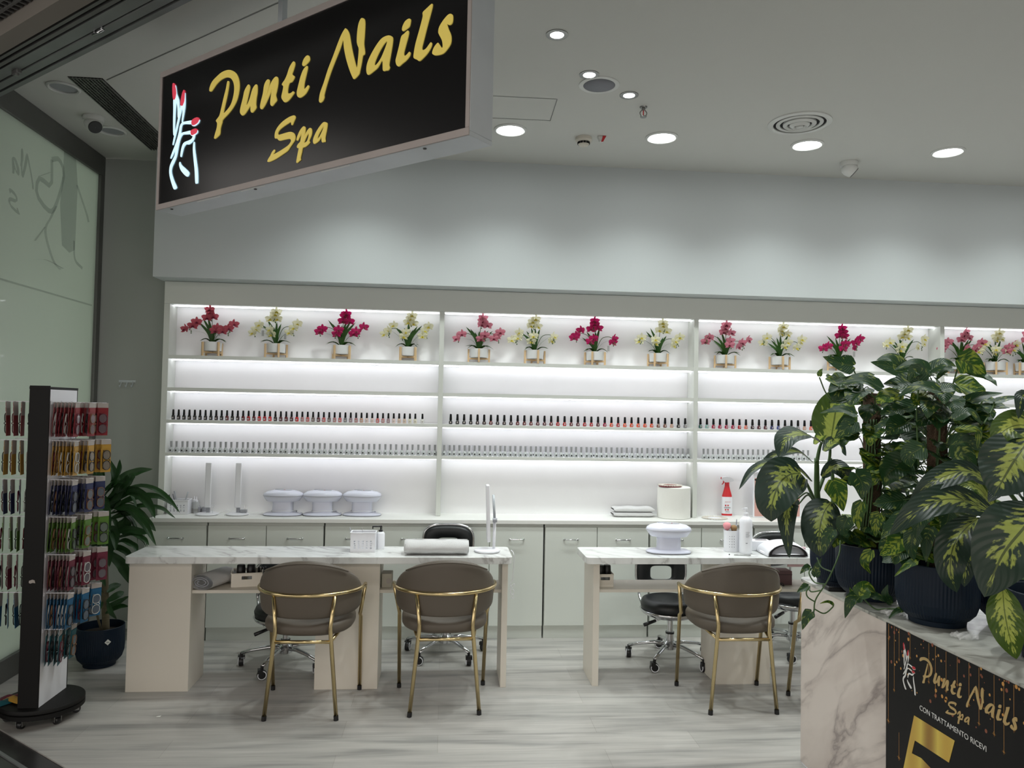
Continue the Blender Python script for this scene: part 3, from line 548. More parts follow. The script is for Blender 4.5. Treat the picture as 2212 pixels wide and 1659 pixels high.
# mirrored lettering and drawing on the frosted wall
mb = MB(); ring3 = []
for k, dx in (('letter N', 0), ('letter a', 0)):
    for rings in LOGO[k]: mb.prism([smooth_ring([(4.746-(p[0]-1.1108)*.61, 2.664+p[1]*.75) for p in r], 2) for r in rings], lambda u, v, d: V((XL+d, u, v)), .0005, .002)
for rings in LOGO['letter S']: mb.prism([smooth_ring([(4.61-(p[0]-.8057)*.7, 2.611+p[1]*.77) for p in r], 2) for r in rings], lambda u, v, d: V((XL+d, u, v)), .0005, .002)
mb.build('mirrored_letters', 'glassd', gl, label='faint mirrored script letters showing through the frosted glass')
def GP(px, py): return at(px, py, 'x', XL+.0015)
m = MB()
for pts, wd in (([(112, 345), (110, 400), (85, 385), (80, 420), (105, 455), (120, 445), (138, 380), (128, 345), (112, 345)], .018), ([(120, 445), (108, 470), (96, 500), (112, 560), (128, 582)], .014), ([(96, 490), (74, 520)], .01), ([(72, 560), (100, 562), (135, 580)], .012), ([(107, 372), (85, 380)], .012), ([(160, 520), (162, 560), (178, 580)], .012), ([(165, 400), (185, 460), (190, 480)], .012)):
    q = [GP(*p) for p in pts]; m.tube(curve(q, 20), wd, 6, flat=.02)
m.prism([[(GP(px, py).y, GP(px, py).z) for px, py in ((140, 300), (162, 305), (168, 400), (162, 540), (150, 546), (134, 530), (130, 440), (136, 380))]], lambda u, v, d: V((XL+d, u, v)), .0005, .0012)
m.build('splash_drawing', 'glassd', gl, label='faint grey splash drawing on the frosted glass')
# ================================================================ DISPLAY SHELVES
YF, YB = 5.50, YW-.012
unit = thing('display_shelving', 'white built-in display shelving with lit back panels across the back wall', 'shelving', (0, YF, 0))
def ub(mb, x0, x1, y0, y1, z0, z1): return mb.box(x0, x1, y0-YF, y1-YF, z0, z1)
X0, X1, TOPZ, CT = -1.965, 6.55, 2.291, .826
ub(MB(), X0, X1, YB, YW-.002, CT, 2.45).build('back_panel', 'shelfw', unit)
ub(MB(), X0, X1, YF, YB, TOPZ, 2.448).build('header', 'front', unit, bevel=.002)
cols = [(-1.965, -1.925), (-.050, -.016), (1.828, 1.861), (3.751, 3.785), (5.66, 5.694)]
for a, b in cols: ub(MB(), a, b, YF, YB, CT+.001, TOPZ).build('divider', 'front', unit, bevel=.0015)
SH = [(1.908, 1.933), (1.681, 1.706), (1.459, 1.482), (1.231, 1.254)]
for k in range(4):
    xa, xb = cols[k][1], cols[k+1][0]
    for z0, z1 in SH:
        ub(MB(), xa, xb, YF+.004, YB, z0, z1).build('shelf', 'shelfw', unit, bevel=.0012)
        ub(MB(), xa, xb, YF+.001, YF+.004, z0, z1).build('shelf_edge', 'front', unit)
    for z in (TOPZ, 1.908, 1.681, 1.459, 1.231):
        ub(MB(), xa+.004, xb-.004, YB-.075, YB-.063, z-.008, z-.001).build('light_strip', 'led', unit, label='glowing white LED strip')
# ---- base cabinets and worktop
tag(MB().box(-1.955, XR-.02, 5.33, YW-.002, .797, .826).build('worktop', 'white', bevel=.003), 'long white worktop running under the lit shelves', 'worktop')
seams = [(-1.985, None, -1.585), (-1.575, -1.19, -.808), (-.798, -.414, -.045), (-.035, .33, .708), (.720, 1.09, 1.460), (1.472, 1.845, 2.225), (2.237, 2.61, 2.99), (3.0, 3.38, 3.755), (3.765, 4.14, 4.53), (4.54, 4.93, 5.30)]
place = ['at the far left beside the leafy floor plant', 'behind the left end of the long nail table', 'behind the pot basket on the long nail table', 'behind the right end of the long nail table', 'just right of the gap between the two tables', 'behind the right-hand nail table', 'behind the brown potted desk plants', 'far right behind the desk plants', 'at the right edge', 'past the right edge']
place = ['at the far left, next to the leafy floor plant', 'behind the left half of the long nail table', 'behind the white pen basket on the long table', 'facing the gap between the two nail tables', 'behind the hand dryer on the right table', 'behind the pump bottle on the right table', 'hidden behind the left of the desk plants', 'hidden behind the middle of the desk plants', 'hidden behind the right of the desk plants', 'past the right edge']
for (a, mid, b), pl in zip(seams, place):
    t = thing('base_cabinet', 'pale grey-green base cabinet '+pl, 'cabinet', (a, 5.36, 0), 0, 'base cabinets under the worktop'); wd = b-a
    m = MB(); m.box(0, wd, .002, .28, .09, .795); m.build('body', 'front', t)
    MB().box(0, wd, .006, .28, 0, .089).build('plinth', 'cab', t)
    for x0, x1 in (((0, wd),) if mid is None else ((0, mid-a-.002), (mid-a+.002, wd))):
        d = MB().box(x0+.001, x1-.001, -.016, .002, .092, .775).build('door', 'cab', t, bevel=.001)
        xc = (x0+x1)/2; h = MB(); h.tube(curve([(xc-.048, -.016, .69), (xc-.046, -.034, .69), (xc, -.038, .692), (xc+.046, -.034, .69), (xc+.048, -.016, .69)], 12), .0042, 8)
        h.lathe([(.007, 0), (.007, .004)], 10, mtx=Matrix.Translation((xc-.048, -.016, .69)) @ Matrix.Rotation(R(90), 4, 'X')); h.lathe([(.007, 0), (.007, .004)], 10, mtx=Matrix.Translation((xc+.048, -.016, .69)) @ Matrix.Rotation(R(90), 4, 'X'))
        h.build('handle', 'chrome', d, smooth=True)

# ================================================================ NAIL TABLES
TZ = .75
def rounded(x0, x1, y0, y1, r, n=5):
    out = []
    for cx, cy, a0 in ((x1-r, y1-r, 0), (x0+r, y1-r, 90), (x0+r, y0+r, 180), (x1-r, y0+r, 270)):
        for i in range(n+1): a = R(a0+90*i/n); out.append((cx+r*cos(a), cy+r*sin(a)))
    return out
def table(label, x0, x1, boxes, panels, shelves, mir=False):
    t = thing('nail_table', label, 'table', ((x0+x1)/2, 4.56, 0), 0, 'marble-topped nail tables'); ox, oy = (x0+x1)/2, 4.56
    MB().prism([rounded(x0-ox, x1-ox, 4.385-oy, 4.725-oy, .028)], lambda u, v, d: V((u, v, d)), TZ-.038, TZ).build('tabletop', 'marble', t, bevel=.003)
    for a, b in boxes: MB().box(a-ox, b-ox, 4.43-oy, 4.70-oy, 0, TZ-.039).build('pedestal', 'cream', t, bevel=.001)
    for a, b in panels: MB().box(a-ox, b-ox, 4.43-oy, 4.72-oy, 0, TZ-.039).build('side_panel', 'cream', t, bevel=.001)
    for a, b in shelves: MB().box(a-ox, b-ox, 4.45-oy, 4.70-oy, .535, .553).build('shelf', 'cream', t, bevel=.001)
    return t
table('long white nail table with marble top, left of the floor gap', -1.735, .405, [(-1.722, -1.387), (-.70, -.348)], [(.350, .384)], [(-1.387, -.70), (-.348, .350)])
table('white nail table with marble top, right, partly behind the reception desk', .835, 2.75, [(1.625, 1.955)], [(.885, .922), (2.68, 2.71)], [(.922, 1.625), (1.955, 2.68)])

# ================================================================ CHAIRS
def salon_chair(label):
    """facing +y (towards the table); origin on the floor under the middle of the seat"""
    t = thing('dining_chair', label, 'chair', (0, 0, 0), 0, 'taupe chairs with gold frames')
    # seat: thick rounded pad
    def seat(a, b):
        th = 2*pi*a; ph = pi*b; k = abs(cos(th))**.75*(1 if cos(th) > 0 else -1); q = abs(sin(th))**.75*(1 if sin(th) > 0 else -1)
        s_ = sin(ph)**.45; return V((.232*k*s_, .225*q*s_+.0, .448+.046*(abs(cos(ph))**.8)*(1 if cos(ph) > 0 else -1)+(.008 if b < .5 else 0)*(k*k)))
    MB().grid(seat, 36, 14, closed_u=True).build('seat', 'leather', t, smooth=True)
    def back(a, b):
        th = R(-86+172*a); q = 2*pi*b; e = (1-abs(2*a-1)**5)
        top = .806-.175*abs(2*a-1)**1.9; bot = .505+.015*abs(2*a-1)**4; e2 = max(.02, (1-abs(2*a-1)**9))**.5; mid = (top+bot)/2; hh = (top-bot)/2*(.70+.3*e2)
        cs = cos(q); sn = sin(q); zz = mid+hh*(abs(sn)**.5)*(1 if sn > 0 else -1)
        rr = .247+.024*(abs(cs)**.6)*(1 if cs > 0 else -1)*(.5+.5*e2); rr *= 1+.06*(zz-.5)/.3
        return V((rr*sin(th)*1.0, -rr*cos(th)*.98+.02, zz))
    MB().grid(back, 33, 20, closed_v=True).build('backrest', 'leather', t, smooth=True)
    # piping along the top edge of the back
    pts = []
    for i in range(25): a = .22+.56*i/24; th = R(-86+172*a); zz = .806-.175*abs(2*a-1)**1.9; e2 = max(.02, (1-abs(2*a-1)**9))**.5; pts.append(V((.272*sin(th)*1.06, -.272*cos(th)*.98*1.06+.02, (zz+.505)/2+(zz-.505)/2*(.7+.3*e2)*.93)))
    MB().tube(pts, .004, 6).build('piping', 'leather', t, smooth=True)
    # ring
    pts = [V((.279*sin(R(a)), -.276*cos(R(a))+.02, .628+.004*cos(R(a)))) for a in range(-96, 97, 8)]
    MB().tube(pts, .0105, 10).build('hoop', 'gold', t, smooth=True)
    for s in (-1, 1):
        hx, hy = .155*s, -.276*sqrt(1-(.155/.279)**2)+.02
        m = MB(); m.tube([V((hx, hy+.004, .625)), V((.139*s, -.225, .468)), V((.139*s, -.222, .45)), V((.18*s, -.232, .02))], [.0105, .0105, .011, .0105], 10); m.build('rear_leg', 'gold', t, smooth=True)
        MB().cyl((.1795*s, -.2318, .024), (.181*s, -.232, 0), .0125).build('foot_cap', 'black', t, smooth='auto')
        m = MB(); m.tube([V((.279*s, .035, .628)), V((.246*s, .10, .45)), V((.246*s, .13, .43)), V((.24*s, .195, .02))], [.0105, .0105, .011, .0105], 10); m.build('front_leg', 'gold', t, smooth=True)
        MB().cyl((.24*s, .195, .024), (.24*s, .195, 0), .0125).build('foot_cap', 'black', t, smooth='auto')
        MB().tube([V((.144*s, -.224, .395)), V((.165*s, -.08, .412)), V((.17*s, .12, .418))], .009, 8).build('side_rail', 'gold', t, smooth=True)
    MB().tube([V((-.144, -.224, .392)), V((.144, -.224, .392))], .0095, 10).build('rear_rail', 'gold', t, smooth=True)
    return t
c0 = salon_chair('taupe chair with gold frame, leftmost at the long nail table'); c0.location = (-.692, 4.238, 0); c0.rotation_euler.z = R(-1.5)
dup(c0, (.022, 4.268, 0), R(2.5), 'taupe chair with gold frame, in front of the white towel on the table')
dup(c0, (1.622, 4.222, 0), R(-1), 'taupe chair with gold frame at the right-hand table, bag lying on its seat')
dup(c0, (2.262, 4.115, 0), R(14), 'taupe chair whose gold leg shows just left of the reception desk')

def stool(label, low=.40, backh=.76):
    t = thing('salon_stool', label, 'stool', (0, 0, 0), 0, 'black salon stools on castors'); s = low
    MB().lathe([(.001, s-.01), (.15, s-.008), (.185, s+.012), (.19, s+.04), (.178, s+.068), (.14, s+.078), (.001, s+.08)], 40, cap=False).build('seat', 'bleather', t, smooth=True)
    MB().lathe([(.001, s-.034), (.15, s-.032), (.186, s-.012), (.195, s+.006), (.188, s+.01), (.15, s-.006), (.001, s-.01)], 40, cap=False).build('seat_rim', 'chrome', t, smooth=True)
    # backrest: rounded ring pad with a rectangular opening and chrome rim (towards +y, away from the table)
    def yy(x): return .235-.35*x*x
    zt = backh; zb = backh-.235; zc = (zt+zb)/2; n = 40
    def sup(a, wx, wz, e): c_, s_ = cos(a), sin(a); return (wx*abs(c_)**e*(1 if c_ > 0 else -1), wz*abs(s_)**e*(1 if s_ > 0 else -1))
    def pad(a, b):
        th = 2*pi*a; q = 2*pi*b; ox, oz = sup(th, .163, .112, .62); ix, iz = sup(th, .072, .045, .45)
        k = (1-cos(q))/2; x = ox+(ix-ox)*k; zz = oz+(iz-oz)*k; return V((x, yy(x)+.018*sin(q), zc+zz-.014*k))
    MB().grid(pad, n, 12, closed_u=True, closed_v=True).build('backrest', 'bleather', t, smooth=True)
    pts = [V((sup(2*pi*i/n, .170, .119, .62)[0], yy(sup(2*pi*i/n, .170, .119, .62)[0])+.01, zc+sup(2*pi*i/n, .170, .119, .62)[1])) for i in range(n)]
    MB().tube(pts, .010, 8, closed=True).build('backrest_rim', 'chrome', t, smooth=True)
    for q in (-1, 1): MB().tube(curve([(.10*q, .15, s-.015), (.14*q, .19, s+.0), (.150*q, yy(.15)+.014, s+.06), (.150*q, yy(.15)+.014, zb+.05)], 12), .009, 8).build('backrest_bar', 'chrome', t, smooth=True)
    MB().lathe([(.026, .10), (.026, s-.14), (.018, s-.135), (.018, s-.03)], 20).build('gas_lift', 'chrome', t, smooth='auto')
    MB().lathe([(.028, s-.15), (.028, s-.138)], 20).build('lift_collar', 'black', t, smooth='auto')
    MB().tube([(-.02, -.02, s-.04), (-.12, -.06, s-.055)], .006, 8).build('lever', 'chrome', t, smooth=True)
    MB().tube([(-.11, -.056, s-.054), (-.19, -.085, s-.072)], [.010, .012], 8).build('lever_grip', 'black', t, smooth=True)
    MB().lathe([(.03, .075), (.04, .08), (.042, .115), (.028, .13)], 20).build('hub', 'chrome', t, smooth='auto')
    for i in range(5):
        a = R(18+72*i); d = V((cos(a), sin(a), 0)); p = V((-d.y, d.x, 0))
        l = MB(); l.tube([d*.03+V((0, 0, .108)), d*.10+V((0, 0, .112)), d*.20+V((0, 0, .095)), d*.262+V((0, 0, .078))], [.017, .016, .013, .012], 10, flat=.8); L_ = l.build('base_arm', 'chrome', t, smooth=True)
        w_ = d*.262; ca = a+R(50+25*i)
        mm = Matrix.Translation(w_) @ Matrix.Rotation(ca, 4, 'Z')
        c_ = MB(); c_.cyl(w_+V((0, 0, .055)), w_+V((0, 0, .08)), .009)
        c_.lathe([(.027, -.014), (.029, -.01), (.029, .01), (.027, .014)], 24, mtx=mm @ Matrix.Translation((0, 0, .029)) @ Matrix.Rotation(R(90), 4, 'X')).lathe([(.012, -.012), (.012, .012)], 12, mtx=mm @ Matrix.Translation((-.0, 0, .05)) @ Matrix.Rotation(R(90), 4, 'X'))
        c_.box(-.024, .004, -.02, .02, .04, .062, mm)
        C_ = c_.build('castor', 'black', L_, smooth='auto')
        r_ = MB()
        for yq in (-.0150, .0150): r_.tube([mm @ V((.0235*cos(2*pi*k/24), yq, .029+.0235*sin(2*pi*k/24))) for k in range(24)], .0028, 6, closed=True)
        r_.build('wheel_ring', 'plastic', L_, smooth=True)
    return t
for lb, x, y, rz, s_, bh in (('black swivel stool on castors behind the leftmost taupe chair', -.945, 4.85, 18, .30, .605),
        ('black stool whose chrome-rimmed back rises above the towel', .035, 5.03, -2, .475, .80),
        ('black stool with a rectangular back opening, below the hand dryer on the right table', 1.475, 4.86, -1, .325, .645),
        ('black stool whose chrome post shows left of the reception desk', 2.37, 5.02, 10, .335, .76)):
    q = stool(lb, s_, bh); q.location = (x, y, 0); q.rotation_euler.z = R(rz)
# ================================================================ POLISH BOTTLES
def bottle_mesh(kind, m, capm):
    b = MB(); c = MB()
    if kind == 'slim': b.lathe([(.0105, 0), (.0118, .002), (.0118, .026), (.009, .031), (.006, .033)], 16, sy=.8); c.lathe([(.0075, .033), (.0078, .036), (.0062, .069), (.004, .071)], 14)
    elif kind == 'round': b.lathe([(.0105, 0), (.0135, .003), (.0125, .018), (.0092, .025), (.006, .028)], 18); c.lathe([(.0082, .028), (.0095, .03), (.0075, .07), (.005, .073)], 14)
    elif kind == 'vase': b.lathe([(.0115, 0), (.0155, .004), (.0158, .018), (.0125, .028), (.0065, .034), (.006, .037)], 18); c.lathe([(.0062, .037), (.0066, .04), (.0078, .074), (.0074, .0765)], 14)
    else: b.lathe([(.0115, 0), (.0125, .002), (.0125, .024), (.010, .028), (.006, .031)], 16); c.lathe([(.0065, .031), (.0072, .034), (.0040, .082), (.003, .084)], 14)
    return b, c
bcache = {}
def bottle(kind, rgb, capn, bottn, label, loc, group, catg='bottle'):
    k = (kind, bottn)
    if k not in bcache:
        t = thing('polish_bottle', label, catg, loc, 0, group); b, c = bottle_mesh(kind, None, None)
        mm = M[bottn] if bottn in M else mat('polish_'+bottn, rgb, .15, coat=.5); M[bottn] = mm
        b.build('bottle', mm, t, smooth='auto'); c.build('cap', capn, t, smooth='auto')
        l = MB(); z0 = .006; l.box(-.005, .005, -.0162 if kind in ('vase',) else -.0137, -.0125 if kind == 'vase' else -.010, .008, .018)
        l.build('label', 'black' if kind == 'vase' else 'label', t)
        bcache[k] = t
    else: t = dup(bcache[k], loc, label=label, group=group)
    return t
C_ = {'black': sr(14, 14, 16), 'darkest plum': sr(38, 12, 20), 'dark red': sr(92, 18, 26), 'red': sr(160, 28, 36), 'bright red': sr(196, 36, 40), 'wine': sr(80, 26, 38), 'dusty pink': sr(176, 124, 124), 'rose': sr(190, 96, 96), 'grey brown': sr(112, 98, 94), 'mauve': sr(150, 128, 134), 'beige': sr(206, 184, 166), 'pale pink': sr(218, 196, 190), 'cream': sr(216, 212, 190), 'clear': sr(214, 214, 210), 'orange': sr(204, 74, 44), 'coral': sr(206, 110, 92), 'brown': sr(110, 66, 54), 'grey': sr(118, 118, 120), 'teal': sr(28, 84, 74), 'pale teal': sr(126, 168, 160), 'crimson': sr(150, 22, 60), 'navy': sr(34, 40, 90), 'blue': sr(66, 76, 128), 'tan': sr(186, 148, 128)}
shelf3, shelf4 = SH[2][1]+.0006, SH[3][1]+.0006
def row(px0, px1, n, y, z, pyx): return [(at(px0+(px1-px0)*i/max(1, n-1), pyx, 'y', y).x, y, z) for i in range(n)]
seq = ['black']*8+['darkest plum', 'black', 'dark red', 'black', 'darkest plum', 'dark red', 'red', 'dark red', 'bright red', 'red', 'bright red', 'darkest plum', 'wine', 'dark red', 'wine', 'bright red', 'dusty pink', 'rose', 'grey brown', 'wine', 'rose', 'grey brown', 'dusty pink', 'rose', 'grey', 'mauve', 'dusty pink', 'tan', 'pale pink', 'pale pink', 'rose', 'dusty pink', 'mauve', 'pale pink', 'beige', 'beige', 'cream', 'cream', 'clear']
pos = row(374, 897, 46, 5.545, shelf3, 905)+[(at(912.5, 905, 'y', 5.54).x, 5.54, shelf3)]
for i, (c, p) in enumerate(zip(seq, pos)): bottle('slim', C_[c], 'capblack', c+' polish', '%s polish bottle with black cap, %s from left in the left bay' % (c, nth(i+1)), p, 'black-capped polish bottles in the left bay')
seq = ['black', 'black', 'black', 'black', 'darkest plum', 'darkest plum', 'dark red', 'black', 'darkest plum', 'darkest plum', 'dark red', 'dark red', 'dark red', 'wine', 'wine', 'dark red', 'red', 'red', 'dark red', 'wine', 'red', 'red', 'wine', 'crimson', 'orange', 'red', 'orange', 'orange', 'orange', 'orange', 'orange', 'brown', 'brown', 'tan', 'black', 'grey']
for i, (c, p) in enumerate(zip(seq, row(973.5, 1480, 36, 5.545, shelf3, 910))): bottle('round', C_[c], 'capblack', c+' polish r', '%s polish bottle with black cap, %s from left in the middle bay' % (c, nth(i+1)), p, 'black-capped polish bottles in the middle bay')
seq = ['teal', 'pale teal', 'crimson', 'crimson', 'crimson', 'crimson', 'red', 'coral', 'darkest plum', 'wine', 'wine', 'navy', 'blue', 'mauve', 'grey', 'grey', 'tan', 'coral', 'coral', 'rose', 'pale pink']
for i, (c, p) in enumerate(zip(seq, row(1513, 1794, 21, 5.545, shelf3, 917))): bottle('round', C_[c], 'capblack', c+' polish r', '%s polish bottle with black cap, %s from left in the third bay' % (c, nth(i+1)), p, 'black-capped polish bottles in the third bay')
for i, p in enumerate(row(370, 939, 49, 5.548, shelf4, 970)): bottle('vase', C_['clear'], 'cap_s', 'bottw', 'white gel bottle, %s from left on the lowest shelf of the left bay' % nth(i+1), (p[0]+random.uniform(-.003, .003), p[1], p[2]), 'white gel bottles in the left bay')
for i, p in enumerate(row(959.5, 1486, 49, 5.540, shelf4, 975)): bottle('vase', C_['clear'], 'cap_s', 'bottw', 'white gel bottle, %s from left in the front row of the middle bay' % nth(i+1), (p[0]+random.uniform(-.003, .003), p[1], p[2]), 'white gel bottles, front row of the middle bay')
for i, p in enumerate(row(968, 1478, 40, 5.600, shelf4, 975)): bottle('vase', C_['clear'], 'plastic', 'plastic', 'all-white gel bottle, %s from left in the back row of the middle bay' % nth(i+1), p, 'white gel bottles, back row of the middle bay')
for i, p in enumerate(row(1519, 1745, 22, 5.545, shelf4, 985)): bottle('vase', C_['clear'], 'cap_s', 'bottw', 'white gel bottle, %s from left on the lowest shelf of the third bay' % nth(i+1), (p[0]+random.uniform(-.003, .003), p[1], p[2]), 'white gel bottles in the third bay')
for i, p in enumerate(row(2107, 2176, 9, 5.545, shelf3, 925)): bottle('tall', C_['black'], 'cap_s', 'black gel', 'squat black bottle with tall silver cap, %s from left in the last bay' % nth(i+1), p, 'silver-capped bottles in the last bay')
for i, p in enumerate(row(2052, 2140, 8, 5.545, shelf4, 990)): bottle('vase', C_['clear'], 'cap_s', 'bottw', 'white gel bottle, %s from left on the lowest shelf of the last bay' % nth(i+1), p, 'white gel bottles in the last bay')

# ================================================================ ORCHIDS
OM = {'dusky pink': mat('petal_dusky', sr(186, 84, 98), .6), 'pale pink': mat('petal_pale', sr(214, 132, 150), .6), 'magenta': mat('petal_magenta', sr(190, 22, 98), .6), 'cream white': mat('petal_white', sr(236, 234, 205), .6)}
OM['lip'] = mat('petal_lip', sr(120, 20, 50), .6); OM['lipy'] = mat('petal_yellow', sr(206, 190, 70), .6)
for k in ('dusky pink', 'pale pink', 'magenta', 'cream white'):
    m_ = OM[k]; nt = m_.node_tree; tr = nt.nodes.new('ShaderNodeBsdfTranslucent'); tr.inputs[0].default_value = nt.nodes['Principled BSDF'].inputs['Base Color'].default_value
    ms = nt.nodes.new('ShaderNodeMixShader'); ms.inputs[0].default_value = .35; nt.links.new(nt.nodes['Principled BSDF'].outputs[0], ms.inputs[1]); nt.links.new(tr.outputs[0], ms.inputs[2]); nt.links.new(ms.outputs[0], nt.nodes['Material Output'].inputs[0])
def blossom(mb, c, nrm, s):
    nrm = V(nrm).normalized(); a = nrm.cross(V((0, 0, 1))); a = a.normalized() if a.length > .1 else V((1, 0, 0)); b = a.cross(nrm)
    for ang, wd, ln, lift in ((90, .36, .9, 0), (212, .34, .85, 0), (328, .34, .85, 0), (18, .62, .95, .06), (162, .62, .95, .06)):
        d = a*cos(R(ang))+b*sin(R(ang)); e = nrm.cross(d)
        def fn(u, v): ww = wd*sin(pi*min(1, .08+u*.92))**.55; return c+(d*(u*ln)+e*((v-.5)*2*ww*.62)+nrm*(lift+.28*u*u-.12*(abs(v-.5)*2)**2))*s
        mb.grid(fn, 6, 5)
    for k in (-1, 1):
        d = (-b+a*.7*k).normalized(); e = nrm.cross(d); mb.grid(lambda u, v: c+(d*u*.4+e*((v-.5)*.3*sin(pi*(.15+u*.8)))+nrm*(.15+.3*u))*s, 4, 3, mi=1)
    mb.add([c+nrm*.3*s+b*.1*s, c+nrm*.2*s+a*.14*s-b*.1*s, c+nrm*.2*s-a*.14*s-b*.1*s, c+nrm*.45*s-b*.3*s], [(0, 1, 3), (0, 3, 2), (1, 2, 3)], mi=1)
def strap(mb, pts, wd, n=12, nv=5, fold=.25, up=V((0, 0, 1)), shape='strap', uo=0, wave=0):
    P = curve(pts, n-1); n = len(P)
    def fn(u, v):
        i = min(int(round(u*(n-1))), n-1); t = (P[min(i+1, n-1)]-P[max(i-1, 0)]).normalized(); sd = t.cross(up)
        sd = sd.normalized() if sd.length > .05 else t.cross(V((1, 0, 0))).normalized(); nn = sd.cross(t)
        if shape == 'strap': ww = wd*(min(1, u*5+.25))*(1-u**4)**.8
        elif shape == 'lance': ww = wd*(max(0, sin(pi*min(1, (u*.97+.03))**.85)))**.75
        elif shape == 'heart': ww = wd*(min(1, u*7+.15)**.6)*(max(0, 1-u**1.7))**.9
        else: ww = wd*sin(pi*(u*.98+.01))**.6
        x = (v-.5)*2
        p = P[i]+sd*(x*ww/2)+nn*(abs(x)*ww*fold*.5)+nn*(wave*sin(u*17+x*1.3)*x*ww)
        if shape == 'heart' and u < .12: p = p-t*(abs(x)*(1-abs(x)*.6)*wd*.34*(1-u/.12))
        return p
    return mb.grid(fn, n, nv, uvs=True, uo=uo)
def orchid(color, label, px, py, seed, tags=()):
    rng = random.Random(seed); b = at(px, py, 'z', SH[0][1]+.0006); b = V((at(px, py, 'y', 5.578).x, 5.578, SH[0][1]+.0006))
    t = thing('potted_orchid', label, 'orchid', b, 0, 'potted orchids on the top shelf')
    rz = rng.uniform(-.9, .5); q = Matrix.Rotation(rz, 4, 'Z'); hw = .056; st = MB()
    for k in range(4): m2 = q @ Matrix.Rotation(k*pi/2, 4, 'Z'); st.box(hw+.013, hw+.026, -.0065, .0065, 0, .098, m2)
    st.box(-hw-.014, hw+.014, -.006, .006, .022, .034, q); st.box(-.006, .006, -hw-.014, hw+.014, .0221, .0339, q); st.build('wooden_stand', 'wood', t, bevel=.001)
    MB().lathe([(.056, .035), (.062, .038), (.066, .10), (.062, .10), (.060, .088), (.001, .088)], 36, cap=False).build('pot', 'potw', t, smooth='auto')
    MB().lathe([(.060, .087), (.05, .092), (.001, .094)], 20, cap=False).build('soil', 'soil', t, smooth=True)
    lf = MB()
    for k in range(rng.randint(5, 7)):
        a = pi/2+rng.uniform(-.5, .5)+(k-3)*.16; h = rng.uniform(.11, .20); ln = (k-3)*.022
        strap(lf, [(0, 0, .09), (ln*.4, -.01, .09+h*.5), (ln*1.5, rng.uniform(-.02, .01), .09+h)], .022, 8, 3, .3, V((0, -1, .1)), uo=k)
    for k in range(4): sg_ = -1 if k % 2 else 1; ln = rng.uniform(.07, .11)*sg_; strap(lf, [(0, 0, .088), (ln*.5, -.02, .12), (ln, -.03, .105+rng.uniform(-.01, .012))], .034, 8, 3, .3, uo=k+8, shape='lance')
    for k in range(2): sg_ = -1 if k % 2 else 1; strap(lf, [(0, 0, .09), (.05*sg_, -.01, .16), (.13*sg_, -.02, .19+rng.uniform(-.03, .04))], .008, 8, 3, .2, uo=k+14)
    lf.build('leaves', 'orchl', t, smooth=True)
    sprays = [((-.13-rng.uniform(0, .02), .20+rng.uniform(-.02, .03)), 3), ((rng.uniform(-.02, .03), .295), 4), ((.115+rng.uniform(0, .02), .205+rng.uniform(-.02, .02)), 2+rng.randint(0, 1)), ((.03*rng.choice((-1, 1)), .195), 2)]
    if rng.random() < .5: sprays[0], sprays[2] = (sprays[0][0], 2), (sprays[2][0], 3)
    lipn = 'lipy' if color == 'cream white' else 'lip'
    for (dx, dz), nb in sprays:
        s_ = MB(); pts = curve([(0, 0, .09), (dx*.35, -.01, .09+dz*.55), (dx*.8, -.02, dz+.02), (dx*1.05, -.03, dz)], 12); s_.tube(pts, .0022, 6)
        e = pts[-1]
        for k in range(3): w_ = e+V((rng.uniform(-.012, .012), -.01, -.022-.012*k)); s_.tube([e, w_], .001, 4); s_.lathe([(.001, -.006), (.005, 0), (.001, .006)], 6, c=w_)
        S_ = s_.build('flower_stem', 'stem', t, smooth=True)
        f_ = MB()
        for k in range(nb):
            c = V((dx+(k-(nb-1)/2)*.030*(.5 if abs(dx) < .05 else 1)+rng.uniform(-.012, .012), -.035+rng.uniform(-.012, .008), min(.325, dz+.006+((k*37) % 3-1)*.030+rng.uniform(-.008, .008))))
            blossom(f_, c, (rng.uniform(-.6, .6)+dx*2.5, -1, rng.uniform(-.35, .15)), .043)
        f_.build('blossoms', [OM[color], OM[lipn]], S_, smooth=True)
    for dx, dz in tags:
        MB().box(dx-.008, dx+.008, -.045, -.044, dz-.04, dz).build('price_tag', 'tag', t)
    return t
OL = [('dusky pink', 458, 765, 1, ((.055, .185),), 'dusky pink orchid at the far left end of the top shelf'), ('cream white', 596, 769, 2, ((-.085, .19), (.07, .17)), 'cream white orchid with two grey tags, second from the left'), ('magenta', 737, 772, 3, (), 'magenta orchid in the left bay'), ('cream white', 881, 777, 14, ((.055, .155),), 'cream white orchid at the right end of the left bay'),
      ('pale pink', 1034, 781, 5, (), 'pale pink orchid first from left in the middle bay'), ('cream white', 1155, 783, 6, (), 'cream white orchid left of the magenta one in the middle bay'), ('magenta', 1285, 786, 7, ((.09, .145),), 'magenta orchid with a hanging tag in the middle bay'), ('cream white', 1421, 790, 8, (), 'cream white orchid at the right end of the middle bay'),
      ('pale pink', 1566, 793, 9, (), 'pink orchid first from left in the third bay'), ('cream white', 1684, 796, 10, (), 'cream white orchid second from left in the third bay'), ('magenta', 1811, 798, 11, ((.10, .15),), 'magenta orchid just above the leafy desk plants'), ('cream white', 1948, 800, 12, (), 'cream white orchid whose pot is hidden by ivy leaves'),
      ('pale pink', 2073, 804, 13, (), 'pink orchid behind the bright heart-shaped leaf'), ('cream white', 2150, 806, 4, (), 'cream white orchid second from left in the last bay'), ('pale pink', 2214, 808, 15, (), 'pink orchid cut by the right edge of the photo')]
for c, px, py, sd, tg, lb in OL: orchid(c, lb, px, py, sd, tg)
